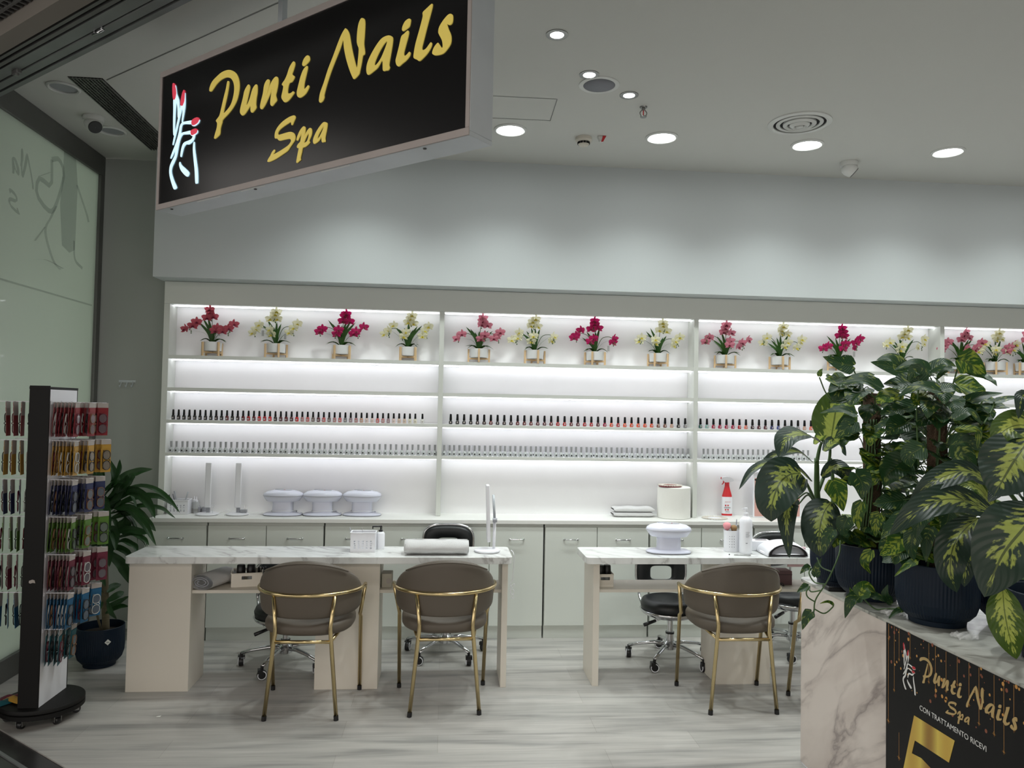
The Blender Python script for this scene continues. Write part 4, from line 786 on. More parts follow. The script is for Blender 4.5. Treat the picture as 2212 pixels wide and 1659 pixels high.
# ================================================================ THINGS ON COUNTER AND TABLES
def on(px, py, z): return at(px, py, 'z', z)
Zc, Zt = .8265, TZ+.0006
def ell(mb, prof, rx, ry, n=40, e=.72, c=(0, 0, 0), mtx=None):
    vs = []; fs = []
    for r, z in prof:
        for i in range(n):
            a = 2*pi*i/n; x = abs(cos(a))**e*(1 if cos(a) > 0 else -1); y = abs(sin(a))**e*(1 if sin(a) > 0 else -1)
            p = V((c[0]+x*rx*r, c[1]+y*ry*r, c[2]+z)); vs.append(mtx @ p if mtx else p)
    for j in range(len(prof)-1):
        for i in range(n): k = (i+1) % n; fs.append((j*n+i, j*n+k, (j+1)*n+k, (j+1)*n+i))
    fs.append(tuple(reversed(range(n)))); fs.append(tuple(range((len(prof)-1)*n, len(prof)*n)))
    return mb.add(vs, fs)
def dryer(label, loc, rz=0, cord=True):
    t = thing('nail_dryer', label, 'nail dryer', loc, rz, 'white pedestal nail dryers')
    ell(MB(), [(.96, 0), (1, .003), (1, .010), (.9, .016), (.55, .022)], .134, .085, e=.8).build('foot_plate', 'plastic2', t, smooth='auto')
    ell(MB(), [(.97, 0), (.99, .0035)], .136, .087, e=.8).build('base_rim', 'black', t)
    ell(MB(), [(1.05, .018), (1, .028), (.98, .10)], .070, .045, e=.45).build('pedestal', 'plastic2', t, smooth='auto')
    ell(MB(), [(.55, .094), (.82, .100), (.95, .125), (1.0, .138), (.96, .152), (.80, .165), (.5, .174), (.15, .177)], .137, .088, e=.85).build('head', 'plastic2', t, smooth=True)
    ell(MB(), [(.98, .1345), (1.012, .137), (.99, .1405)], .137, .088, e=.85).build('seam_line', 'greyp', t)
    ell(MB(), [(1, .1715), (.95, .1765), (.4, .178)], .052, .024, c=(.012, -.012, 0), e=1).build('display', 'greyp', t, smooth='auto')
    ell(MB(), [(1, .172), (.9, .1775)], .03, .018, c=(-.035, .028, 0), e=.6).build('vent', 'greyp', t)
    MB().box(.010, .016, -.026, -.022, .176, .1795).build('indicator', 'red', t)
    if cord:
        MB().tube(curve([(.075, .03, .012), (.095, .01, .03), (.06, -.052, .034), (.01, -.056, .036), (-.05, -.05, .030), (-.072, -.02, .033), (.0, .05, .036), (.08, .02, .028), (.11, -.04, .026), (.128, -.03, .020)], 40), .0026, 6).build('cord', 'cord', t, smooth=True)
    return t
dryer('white pedestal hand dryer, leftmost of the three on the worktop', (-1.118, 5.515, Zc))
dryer('white pedestal hand dryer, middle of the three on the worktop', (-.846, 5.522, Zc), R(4))
dryer('white pedestal hand dryer, rightmost of the three on the worktop', (-.570, 5.527, Zc), R(-3))
P = on(1441, 1191, Zt); dryer('white pedestal hand dryer on the right-hand nail table', (P.x, 4.555, Zt), R(-3), False)
def lamp_arm(label, loc, up=True, h=.36):
    t = thing('desk_lamp', label, 'lamp', loc, 0, 'folded white desk lamps')
    MB().lathe([(.001, 0), (.070, 0), (.076, .004), (.076, .010), (.066, .014), (.001, .016)], 40, cap=False).build('base', 'plastic', t, smooth='auto')
    MB().box(-.010, .014, .0, .02, .012, .05).build('hinge', 'greyp', t, bevel=.003)
    MB().box(-.020, .020, -.006, .006, .05, h).build('lamp_head', 'plastic', t, bevel=.004)
    return t
lamp_arm('upright white desk lamp on the worktop, nearer the pen basket', (-1.627, 5.495, Zc))
lamp_arm('upright white desk lamp on the worktop, nearer the hand dryers', (-1.425, 5.50, Zc))
t = thing('cord_coil', 'loose thin white cord beside the second upright lamp', 'cord', (-1.52, 5.47, Zc))
MB().tube(curve([(-.04, -.01, .003), (0, 0, .02), (.03, .02, .035), (.045, .01, .02), (.02, -.02, .003)], 16), .0018, 6).build('cord', 'cord', t, smooth=True)
t = thing('plug_adapter', 'small grey plug lying on the foot of the second lamp', 'plug', (-1.383, 5.50, Zc+.016))
MB().box(-.022, .022, -.015, .015, 0, .022).build('body', 'greyp', t, bevel=.004); MB().box(.002, .008, -.004, .004, .022, .05).build('prong', 'chrome', t); MB().box(.014, .020, -.004, .004, .022, .05).build('prong', 'chrome', t)
for lb, x, w_ in (('small grey jar behind the first upright lamp', -1.672, .022), ('small flat grey tin beside the first upright lamp', -1.715, .02)):
    t = thing('jar', lb, 'jar', (x, 5.585, Zc)); MB().lathe([(w_, 0), (w_, .03), (w_*.9, .032), (w_*.9, .042)], 20).build('body', 'greyp', t, smooth='auto')
P = V((-1.585, 5.475, Zc+.0165)); t = thing('heart_pin', 'tiny white heart-shaped clip on the foot of the first upright lamp', 'clip', P)
m = MB(); m.cyl((0, 0, 0), (0, 0, .035), .0012, n=6); m.tube(curve([(0, 0, .034), (-.012, 0, .05), (-.006, 0, .056), (0, 0, .049), (.006, 0, .056), (.012, 0, .05), (0, 0, .034)], 20), .0016, 6); m.build('clip', 'plastic', t, smooth=True)

def basket(label, loc, items, rz=0, wd=.062, dp=.042, h=.105):
    t = thing('pen_basket', label, 'basket', loc, rz, 'perforated white baskets')
    m = MB()      # four walls with real slots
    n = 5; rows = 4
    for sgn in (-1, 1):
        y0, y1 = (sgn*dp-.0015, sgn*dp+.0015)
        m.box(-wd, wd, y0, y1, .066, h); m.box(-wd, wd, y0, y1, 0, .02)
        sw = .0095; step = 2*wd/(n+1)
        for k in range(n+1): xc = -wd+step*(k+.5)+0; m.box(max(-wd, -wd+step*k+ (0 if k == 0 else sw/2)), min(wd, -wd+step*(k+1)-(0 if k == n else sw/2)), y0, y1, .02, .066)
        for r_ in range(1, rows): z = .02+.046*r_/rows; m.box(-wd, wd, y0+.0002, y1-.0002, z-.003, z+.003)
        x0, x1 = (sgn*wd-.0015, sgn*wd+.0015); m.box(x0, x1, -dp, dp, 0, h)
    m.box(-wd, wd, -dp, dp, .001, .004); m.build('body', 'plastic', t)
    m = MB(); rr = rounded(-wd-.003, wd+.003, -dp-.003, dp+.003, .008); m.tube([V((p[0], p[1], h)) for p in rr], .003, 6, closed=True); m.build('rim', 'plastic', t, smooth=True)
    for (nm, mt, lb, x, y, dx, dy, ln, r_, kind) in items:
        a = V((loc[0]+x, loc[1]+y, loc[2]+.006)); d = V((dx, dy, 1)).normalized()
        q = thing(nm, lb, nm.replace('_', ' '), a)
        if kind == 'file': MB().box(-r_, r_, -.002, .002, 0, ln, d.to_track_quat('Z', 'Y').to_matrix().to_4x4()).build('board', mt, q, bevel=.001)
        elif kind == 'brush':
            MB().tube([V((0, 0, 0)), d*ln*.8], .004, 8).build('handle', 'greyp', q, smooth=True); MB().tube([d*ln*.75, d*ln*.85, d*ln*1.0, d*ln*1.1], [.006, r_*.8, r_, r_*.4], 16).build('bristles', mt, q, smooth=True)
        else: MB().tube([V((0, 0, 0)), d*ln*.9, d*ln], [r_, r_, r_*.3], 8).build('shaft', mt, q, smooth=True)
    return t
basket('perforated white basket of nail files at the left end of the worktop', (-1.832, 5.545, Zc), [
    ('nail_file', 'greyp', 'broad grey nail file, tallest in the worktop basket', -.005, .0, -.22, 0, .155, .010, 'file'), ('nail_file', 'black', 'dark thin nail file leaning left in the worktop basket', -.025, -.01, -.35, 0, .135, .004, 'file'),
    ('nail_file', 'greyp', 'grey nail file leaning left behind the dark one', -.012, .01, -.30, 0, .135, .009, 'file'), ('nail_file', 'alu', 'pale file leaning right in the worktop basket', .01, .015, .28, 0, .150, .008, 'file')], wd=.068, h=.098)
for lb, dx in (('white dropper bottle just right of the worktop basket', 0), ('second white dropper bottle half behind the first', -.026)):
    t = thing('dropper_bottle', lb, 'bottle', (-1.728+dx, 5.575+(.03 if dx else 0), Zc)); MB().lathe([(.017, 0), (.018, .003), (.018, .07), (.014, .078), (.008, .082)], 24).build('bottle', 'bottw', t, smooth='auto')
    MB().lathe([(.011, .08), (.011, .09), (.005, .094), (.003, .115), (.001, .116)], 18).build('nozzle', 'plastic', t, smooth='auto'); MB().lathe([(.0184, .012), (.0184, .032)], 24, cap=False).build('label', 'tag', t, smooth=True)
# towels
def folded_towel(label, x0, x1, y0, y1, z, h, layers, rz=0):
    cx, cy = (x0+x1)/2, (y0+y1)/2; t = thing('folded_towel', label, 'towel', (cx, cy, z), rz); hw, hd = (x1-x0)/2, (y1-y0)/2
    def prof(b, k):
        a = 2*pi*b; return (abs(cos(a))**.55*(1 if cos(a) > 0 else -1), abs(sin(a))**.75*(1 if sin(a) > 0 else -1))
    rr = random.Random(3)
    for k in range(layers):
        z0 = h*k/layers; hh = h/layers; off = rr.uniform(-.004, .004)
        def fn(a, b):
            px_, pz_ = prof(b, k); u = (a-.5)*2; e = (1-abs(u)**14)**.5 if abs(u) < 1 else .0
            return V((u*hw+off, px_*hd*(1 if e > .2 else .97), z0+hh/2+pz_*hh/2*max(e, .25)*.98+.0022*sin(u*7+b*9+k)*(1 if pz_ > 0 and k == layers-1 else 0)))
        MB().grid(fn, 30, 24, closed_v=True).build('fold', 'towel', t, smooth=True)
    return t
a = on(1314, 1110, Zc); folded_towel('folded white towel on the worktop beside the paper roll', 1.245, 1.548, 5.50, 5.62, Zc, .072, 2)
t = thing('paper_roll', 'large upright roll of white paper towel against the shelf divider', 'paper roll', (1.690, 5.510, Zc))
MB().lathe([(.020, .002), (.115, 0), (.120, .004), (.121, .11), (.119, .222), (.112, .227), (.022, .226), (.020, .20)], 64, cap=False).build('roll', 'paper', t, smooth='auto')
MB().lathe([(.021, .0), (.021, .226), (.019, .226), (.019, 0)], 24, cap=False).build('core', 'tan', t, smooth='auto')
t = thing('colour_wheel', 'red and gold nail colour sample disc lying on top of the paper roll', 'sample disc', (1.655, 5.49, Zc+.2285))
MB().lathe([(.082, 0), (.084, .006), (.05, .008), (.001, .008)], 40, cap=False).build('disc', mat('dark_red_disc', sr(130, 30, 50), .4), t, smooth='auto')
m = MB()
for k in range(30): a = 2*pi*k/30; m.box(.05, .088, -.005, .005, .008, .013, Matrix.Rotation(a, 4, 'Z'))
m.build('nail_tips', 'cream', t)
t = thing('colour_wheel', 'pale nail sample disc lying flat on the worktop right of the divider', 'sample disc', (1.985, 5.47, Zc))
MB().lathe([(.08, 0), (.082, .004), (.001, .006)], 40, cap=False).build('disc', 'plastic', t, smooth='auto'); m = MB()
for k in range(28): a = 2*pi*k/28; m.box(.052, .092, -.005, .005, .004, .007, Matrix.Rotation(a, 4, 'Z'))
m.build('nail_tips', 'cream', t)
# spray bottle
t = thing('spray_bottle', 'red and white trigger spray bottle on the worktop', 'spray bottle', (2.12, 5.585, Zc), R(-6))
B_ = MB(); ell(B_, [(.95, 0), (1, .006), (1, .13), (.92, .155), (.55, .205), (.42, .225), (.40, .235)], .038, .026, 32, .75); B_.build('bottle', 'plastic', t, smooth='auto')
B_ = MB(); ell(B_, [(.955, .147), (.935, .155), (.575, .205), (.45, .225), (.44, .236)], .038, .026, 32, .75); B_.build('red_shoulder', 'red', t, smooth='auto')
B_ = MB(); ell(B_, [(1.015, .008), (1.015, .022)], .038, .026, 32, .75); B_.build('red_band', 'red', t, smooth='auto')
MB().lathe([(.016, .234), (.017, .25), (.013, .256), (.013, .262)], 20).build('collar', 'red', t, smooth='auto')
m = MB(); m.prism([smooth_ring([(-.044, .276), (-.036, .292), (0, .297), (.034, .287), (.048, .268), (.020, .258), (-.014, .254), (-.030, .266)], 3)], lambda u, v, d: V((u, d, v)), -.016, .016); m.build('spray_head', 'plastic', t, bevel=.002)
MB().prism([[(-.030, .272), (-.018, .268), (-.022, .25), (-.036, .235), (-.040, .237), (-.030, .252)]], lambda u, v, d: V((u, d, v)), -.006, .006).build('trigger', 'red', t, bevel=.0015)
MB().cyl((-.038, 0, .284), (-.047, 0, .284), .007).build('nozzle', 'red', t, smooth='auto')
m = MB()
for x, z in ((-.016, .084), (.002, .084), (-.016, .052), (.002, .052)): m.box(x-.005, x+.005, -.0276, -.0262, z-.005, z+.005)
m.build('red_squares', 'red', t)
def text(body, name, m, parent, mtx, size, ext=.0004, align='LEFT', sx=1):
    c = bpy.data.curves.new(name, 'FONT'); c.body = body; c.size = size; c.extrude = ext; c.align_x = align
    o = bpy.data.objects.new(name, c); col.objects.link(o); bpy.context.view_layer.update()
    me = bpy.data.meshes.new_from_object(o.evaluated_get(bpy.context.evaluated_depsgraph_get())); bpy.data.objects.remove(o)
    me.transform(mtx @ Matrix.Diagonal((sx, 1, 1, 1))); me.materials.clear(); me.materials.append(M[m] if isinstance(m, str) else m)
    q = bpy.data.objects.new(name, me); col.objects.link(q); q.parent = parent; return q
FRONT = Matrix.Rotation(R(90), 4, 'X')
text('AMUCHINA', 'printed_name', 'black', t, Matrix.Translation((-.004, -.0272, .064)) @ FRONT, .0115, align='CENTER', sx=.8)
text('SUPERFICI', 'printed_line', 'black', t, Matrix.Translation((-.002, -.0272, .034)) @ FRONT, .007, align='CENTER')
text('DISINFETTANTE', 'printed_line', 'red', t, Matrix.Translation((0, -.0272, .108)) @ FRONT, .006, align='CENTER')
# picture board on the worktop
t = thing('poster_board', 'pink beauty portrait board on the worktop, half hidden by leaves', 'poster', (2.49, 5.54, Zc), 0)
MB().box(-.185, .185, 0, .012, 0, .335).build('board', 'plastic', t, bevel=.002); MB().box(-.175, .175, -.0012, 0, .008, .292).build('print', 'skin', t)
m = MB(); m.prism([smooth_ring([(-.172, .285), (-.10, .288), (0, .29), (.08, .286), (.02, .272), (-.08, .262), (-.165, .27)], 2)], lambda u, v, d: V((u, d, v)), -.0018, -.0012); m.prism([smooth_ring([(-.17, .19), (-.15, .198), (-.12, .19), (-.145, .18)], 2)], lambda u, v, d: V((u, d, v)), -.0018, -.0012)
m.build('dark_hair_and_eye', 'blackm', t)
m = MB(); m.prism([smooth_ring([(-.02, .02), (.10, .02), (.15, .10), (.12, .17), (.06, .13), (.0, .08)], 2)], lambda u, v, d: V((u, d, v)), -.0018, -.0012); m.build('rose_blur', mat('rose_print', sr(190, 104, 112), .4), t)
# ---- long table
P = on(783, 1192, Zt)
basket('perforated white basket with a file and tweezers on the long nail table', (-.459, 4.575, Zt), [
    ('nail_file', 'greyp', 'grey nail file leaning in the basket on the long table', -.04, -.0, -.32, 0, .135, .011, 'file'), ('tweezers', 'chrome', 'thin steel tweezers standing in the basket on the long table', .005, .0, -.12, 0, .128, .0022, 'pen')], wd=.070, h=.112)
t = thing('pump_bottle', 'white pump bottle with black head behind the table basket', 'bottle', (-.366, 4.645, Zt)); MB().lathe([(.024, 0), (.025, .004), (.025, .09), (.02, .098), (.012, .102)], 24).build('bottle', 'plastic', t, smooth='auto')
m = MB(); m.lathe([(.012, .10), (.012, .112), (.004, .114), (.004, .128), (.008, .13), (.008, .137)], 16); m.box(-.050, .006, -.005, .005, .129, .136); m.box(-.050, -.044, -.005, .005, .118, .130); m.build('pump', 'black', t, smooth='auto')
def rolled_towel(label, loc, ln, r, rz=0, flat=.62):
    t = thing('towel', label, 'towel', loc, rz)
    def fn(a, b):
        th = 2*pi*b; u = (a-.5)*2; e = (1-abs(u)**16)**.35 if abs(u) < 1 else 0; k = 1 if e > .3 else .9
        return V((u*ln/2+.003*sin(3*th), r*1.25*cos(th)*k, r*flat+r*flat*sin(th)*k*(1 if sin(th) > 0 else .96)+.0015*sin(u*9+th*2)))
    MB().grid(fn, 30, 32, closed_v=True).build('roll', 'towel', t, smooth=True)
    sp = [V((ln/2+.0006, r*1.15*k_*cos(q_), r*flat+r*flat*.9*k_*sin(q_))) for q_, k_ in ((R(i*20), 1-i/64) for i in range(54))]
    for s_ in (-1, 1): MB().tube([V((p.x*s_, p.y, p.z)) for p in sp], .0032, 6).build('rolled_edge', 'towel', t, smooth=True)
    MB().tube(curve([(-ln/2+.004, .0, r*flat*2.02), (0, .001, r*flat*2.03), (ln/2-.004, .0, r*flat*2.0)], 8), .0028, 6).build('hem', 'towel', t, smooth=True)
    return t
rolled_towel('thick rolled white towel on the long nail table', (-.030, 4.495, Zt), .365, .058, 0, .70)
t = thing('desk_lamp', 'open white desk lamp with thin upright head on the long nail table', 'lamp', (.268, 4.56, Zt), R(0))
MB().lathe([(.001, 0), (.072, 0), (.078, .005), (.077, .012), (.066, .016), (.001, .018)], 44, cap=False).build('base', 'plastic', t, smooth='auto')
MB().tube([(.04, .01, .014), (.042, .012, .06), (.043, .014, .19)], [.008, .009, .009], 10).build('arm', 'plastic', t, smooth=True)
MB().tube([(.043, .014, .18), (.032, .014, .335)], .0075, 10).build('upper_arm', 'alu', t, smooth=True)
MB().cyl((.030, -.002, .186), (.056, -.002, .186), .013).build('joint', 'greyp', t, smooth='auto')
MB().box(.000, .020, -.035, .045, .060, .395, Matrix.Rotation(R(-2), 4, 'Y')).build('lamp_head', 'plastic', t, bevel=.005, seg=3)
# items on the lower shelves
Zs = .5536
t = thing('towel', 'rolled white towel on the long table\'s under-shelf, at the pedestal', 'towel', (-1.30, 4.565, Zs), R(72))
def fn(a, b):
    th = 2*pi*b; return V(((a-.5)*.25, .075*cos(th)*(1-.03*sin(9*a)), .042+.042*sin(th)))
MB().grid(fn, 16, 32, closed_v=True).build('roll', 'towel', t, smooth=True)
MB().tube([V((-.126, .055*cos(R(i*20))*(1-i/60), .042+.030*sin(R(i*20))*(1-i/60))) for i in range(40)], .0035, 6).build('rolled_edge', 'greyp', t, smooth=True)
def tray(label, loc, rz, wd, dp, h, group):
    t = thing('storage_tray', label, 'box', loc, rz, group); m = MB()
    for s_ in (-1, 1):
        m.box(s_*wd-.0025, s_*wd+.0025, -dp, dp, 0, h)
        y0, y1 = s_*dp-.0025, s_*dp+.0025; m.box(-wd, wd, y0, y1, 0, h*.55); m.box(-wd, wd, y0, y1, h*.8, h); m.box(-wd, -.028, y0, y1, h*.55, h*.8); m.box(.028, wd, y0, y1, h*.55, h*.8)
    m.box(-wd, wd, -dp, dp, 0, .004); m.build('box', mat('cream_plastic', sr(228, 222, 210), .45) if 'cream_plastic' not in bpy.data.materials else bpy.data.materials['cream_plastic'], t)
    MB().tube([V((p[0], p[1], h)) for p in rounded(-wd-.003, wd+.003, -dp-.003, dp+.003, .012)], .0035, 6, closed=True).build('rim', bpy.data.materials['cream_plastic'], t, smooth=True)
    return t
tray('cream box of black-capped bottles beside the rolled towel under the long table', (-1.125, 4.60, Zs), R(12), .082, .075, .076, 'cream boxes on the under-shelves')
tray('cream box of dark bottles at the left end of the right table', (.972, 4.59, Zs), 0, .048, .08, .072, 'cream boxes on the under-shelves')
for i, (x, y, lb) in enumerate(((-1.155, 4.575, 'squat black-capped bottle, left one in the cream box'), (-1.10, 4.585, 'squat black-capped bottle, right one in the cream box'), (.955, 4.57, 'black-capped bottle, left one in the small cream box'), (.995, 4.575, 'black-capped bottle, right one in the small cream box'))):
    t = thing('gel_bottle', lb, 'bottle', (x, y, Zs+.0045), 0); MB().lathe([(.02, 0), (.021, .004), (.021, .055), (.014, .062)], 20).build('bottle', 'bottw', t, smooth='auto'); MB().lathe([(.024, .058), (.025, .062), (.023, .108), (.02, .112)], 20).build('cap', 'black', t, smooth='auto')
for i in range(3):
    t = thing('small_bottle', 'tiny black-topped bottle, %s of the row at the right of the cream box' % NUM[i], 'bottle', (-1.068+.019*i, 4.635, Zs+.0045)); MB().lathe([(.008, 0), (.008, .045), (.006, .05)], 12).build('bottle', 'bottw', t, smooth='auto'); MB().lathe([(.007, .048), (.006, .086)], 12).build('cap', 'black', t, smooth='auto')
t = thing('speaker_box', 'small beige square box on the under-shelf right of the middle pedestal', 'box', (-.313, 4.54, Zs), 0); MB().box(-.030, .030, -.05, .05, 0, .082).build('body', mat('beige_box', sr(176, 172, 158), .6), t, bevel=.004); MB().lathe([(.015, 0), (.015, .001)], 24, mtx=Matrix.Translation((.012, -.051, .04)) @ Matrix.Rotation(R(90), 4, 'X')).build('dial', 'label', t)
t = thing('wall_plug', 'folded white plug lying on the under-shelf by the right side panel', 'plug', (.272, 4.60, Zs), R(20)); MB().prism([[(-.03, .03), (-.02, .052), (.03, .03), (.022, .006), (-.014, .006)]], lambda u, v, d: V((u, d, v)), -.02, .02).build('body', 'cream', t, bevel=.003); MB().tube(curve([(.0, -.02, .008), (.03, -.02, .004), (.045, 0, .02), (.035, .015, .03)], 12), .0024, 6).build('cord', 'cord', t, smooth=True)
t = thing('lamp_cord', 'knotted thin white cord hanging from the right end of the long table', 'cord', (.415, 4.50, .70))
MB().tube(curve([(-.0, .10, .052), (.004, .05, .053), (.006, .0, .05), (.010, 0, .02), (.006, 0, -.06), (.0, 0, -.11), (-.012, 0, -.13), (.004, 0, -.15), (.014, 0, -.125), (-.004, 0, -.14), (-.012, 0, -.17), (.006, 0, -.19), (.012, 0, -.165), (-.006, 0, -.16), (-.002, 0, -.20), (.01, 0, -.21), (.008, 0, -.18)], 60), .0022, 6).build('cord', 'cord', t, smooth=True)
# ---- right table
t = thing('pen_basket', 'tall perforated white oval holder of makeup brushes on the right table', 'basket', (1.778, 4.60, Zt), 0, 'perforated white baskets')
ell(MB(), [(1, 0), (1.02, .004), (1.02, .10), (1.06, .128), (1.0, .128), (.96, .10), (.96, .006)], .046, .034, 36, .8).build('body', 'plastic', t, smooth='auto')
m = MB()
for r_ in range(5):
    for k in range(5): a = R(206+k*17); m.lathe([(.0026, 0), (.0026, .002)], 8, mtx=Matrix.Translation((.0465*cos(a), .0345*sin(a)*1.02, .03+.016*r_)) @ Matrix.Rotation(a+pi/2, 4, 'Z') @ Matrix.Rotation(R(90), 4, 'X'))
m.build('holes', 'greyp', t)
for lb, mt, x, dx, ln, r_ in (('fluffy pink makeup brush standing in the oval holder', 'pink', -.018, -.08, .165, .024), ('round tan makeup brush standing in the oval holder', 'tan', .012, .02, .148, .020), ('thin grey brush handle standing in the oval holder', 'greyp', .022, .05, .185, .004)):
    q = thing('makeup_brush', lb, 'brush', (1.778+x, 4.60, Zt+.005)); d = V((dx, 0, 1)).normalized()
    MB().tube([V((0, 0, 0)), d*ln*.85], .004, 8).build('handle', 'greyp', q, smooth=True); MB().tube([d*ln*.74, d*ln*.82, d*ln*.92, d*ln*1.0, d*ln*1.04], [.006, r_*.8, r_, r_*.85, r_*.3], 20).build('bristles', mt, q, smooth=True)
t = thing('pump_bottle', 'tall white pump bottle on the right-hand nail table', 'bottle', (1.842, 4.535, Zt)); MB().lathe([(.036, 0), (.038, .004), (.038, .185), (.034, .205), (.02, .22), (.013, .224)], 36).build('bottle', 'plastic', t, smooth='auto')
m = MB(); m.lathe([(.014, .222), (.014, .243), (.005, .245), (.005, .262), (.009, .264), (.008, .275)], 20); m.box(-.022, .004, -.0045, .0045, .264, .271); m.build('pump', 'plastic', t, smooth='auto')
m = MB()
for k in range(6): m.box(-.016, .010-.004*(k % 3), -.0388, -.0384+.0, .13-.006*k, .1315-.006*k)
m.box(-.016, -.004, -.0389, -.0384, .062, .067); m.build('label_print', 'greyp', t)
t = thing('tissue_box', 'small white box behind the tall pump bottle', 'box', (1.965, 4.64, Zt), R(-4)); MB().box(-.07, .07, -.04, .04, 0, .062).build('box', 'plastic', t, bevel=.005); MB().box(-.02, .05, -.012, .012, .062, .0628).build('slot', 'black', t)
t = thing('nail_clipper', 'grey pen-shaped tool leaning behind the pump bottle', 'tool', (1.895, 4.69, Zt)); MB().tube([(0, 0, .0), (.045, 0, .13)], [.009, .007], 10).build('body', 'greyp', t, smooth=True); MB().tube([(.045, 0, .13), (.052, 0, .155), (.06, 0, .15), (.052, 0, .13)], .003, 6).build('loop', 'steel', t, smooth=True)
t = thing('uv_lamp', 'white and black dome nail lamp at the right end of the table', 'nail lamp', (2.055, 4.50, Zt), R(-3))
def shell(a, b):
    th = pi*b; x = (a-.5)*2; return V((.120*cos(th)*(1+.0*x), .095*x, .082*sin(th)**.8*(1-.25*x*x)+.002))
MB().grid(shell, 16, 30).build('dome', 'plastic', t, smooth=True, solid=.006)
ell(MB(), [(.92, 0), (1, .006), (1, .016), (.94, .02)], .128, .098, 40, .7).build('base', 'plastic', t, smooth='auto')
m = MB(); m.prism([[(.115*cos(R(a)), .006+.070*sin(R(a))) for a in range(0, 181, 10)], [(.100*cos(R(a)), .014+.052*sin(R(a))) for a in range(0, 181, 10)]], lambda u, v, d: V((u, d, v)), -.093, -.099); m.build('opening_rim', 'black', t, smooth='auto')
m = MB(); m.prism([[(.100*cos(R(a)), .012+.054*sin(R(a))) for a in range(0, 181, 10)]], lambda u, v, d: V((u, d, v)), -.088, -.090); m.build('inner_reflector', 'greyp', t)
t = thing('metal_pusher', 'thin dark metal stick lying on the right table by the pump bottle', 'tool', (1.79, 4.455, Zt+.003), R(-5)); MB().tube([(-.05, 0, 0), (.05, 0, 0)], .0026, 6).build('shaft', 'steel', t, smooth=True)
t = thing('nail_charm', 'tiny dark bead lying on the table left of the metal stick', 'bead', (1.715, 4.47, Zt)); MB().lathe([(.001, 0), (.004, .002), (.004, .005), (.001, .007)], 10).build('bead', 'black', t, smooth=True)
t = thing('storage_case', 'dull pink box on the under-shelf left of the reception desk', 'box', (2.07, 4.60, Zs), R(-3)); MB().box(-.075, .075, -.05, .05, 0, .085).build('box', mat('dull_pink_box', sr(120, 92, 96), .5), t, bevel=.003); MB().box(-.0755, .0755, -.0505, .0505, .062, .0645).build('lid_seam', 'black', t)
t = thing('power_adapter', 'black power adapter with looped cord in front of the pink box', 'adapter', (1.985, 4.50, Zs), 0); MB().box(-.018, .018, -.018, .018, 0, .05).build('body', 'black', t, bevel=.003); MB().tube(curve([(.0, -.01, .05), (-.02, .0, .09), (-.03, .02, .10), (.02, .03, .06), (.07, -.02, .01), (.06, -.03, .03), (.03, -.03, .02), (.045, -.03, .004)], 24), .0026, 6).build('cord', 'black', t, smooth=True)
t = thing('handbag', 'small black bag with white buckle lying on the chair seat', 'bag', (1.645, 4.235, .496), R(4))
MB().grid(lambda a, b: V(((a-.5)*.26, .06*cos(2*pi*b)*sin(pi*(a*.9+.05))**.3, .021+.021*sin(2*pi*b)*sin(pi*(a*.9+.05))**.4)), 16, 16, closed_v=True).build('body', 'bleather', t, smooth=True)
MB().box(-.045, .0, -.062, -.050, .012, .030).build('buckle', 'plastic', t, bevel=.002)
MB().tube(curve([(-.12, -.03, .015), (-.14, -.09, .006), (-.08, -.10, .006), (.0, -.08, .01), (.04, -.085, .006)], 16), .004, 6).build('strap', 'bleather', t, smooth=True)
t = thing('bag_chain', 'short gold chain hanging over the right edge of the seat', 'chain', (1.868, 4.26, .50)); m = MB()
for k in range(9): m.lathe([(.001, -.005), (.006, 0), (.001, .005)], 8, c=(.001*k-.004, 0, .0-.009*k))
m.build('links', 'gold', t, smooth=True)
t = thing('sample_book', 'pink nail sample board with dark red tips leaning on the desk pot', 'sample board', (2.115, 4.44, .72), 0)
MB().box(-.05, .05, -.004, .004, -.035, .09, Matrix.Rotation(R(12), 4, 'X')).build('board', 'pinkc', t, bevel=.002); m = MB()
for k in range(5): m.lathe([(.001, 0), (.006, .004), (.006, .018), (.001, .024)], 8, c=(-.036+.018*k, -.010, .056), sy=.4)
m.build('dark_red_tips', mat('dark_red_tip', sr(140, 20, 40), .3), t, smooth=True)
# coat hooks on the back wall
P = at(275, 830, 'y', YW); t = thing('coat_hooks', 'grey three-hook coat rail on the left wall', 'coat hooks', (P.x, YW, P.z))
MB().box(-.058, .058, -.006, 0, .012, .030).build('rail', 'alu', t, bevel=.002)
for k in (-1, 0, 1): MB().tube(curve([(.04*k, -.004, .018), (.04*k, -.014, -.006), (.04*k, -.030, -.022), (.04*k, -.036, -.008)], 10), [.0035]*11, 8).build('hook', 'alu', t, smooth=True)
t = thing('paper_scrap', 'tiny white scrap lying on the floor in front of the table', 'scrap', tuple(on(342, 1548, .0005))); MB().add([(-.012, -.004, .0005), (.010, -.006, .001), (.014, .004, .004), (-.006, .006, .0005)], [(0, 1, 2, 3)]).build('scrap', 'paper', t)
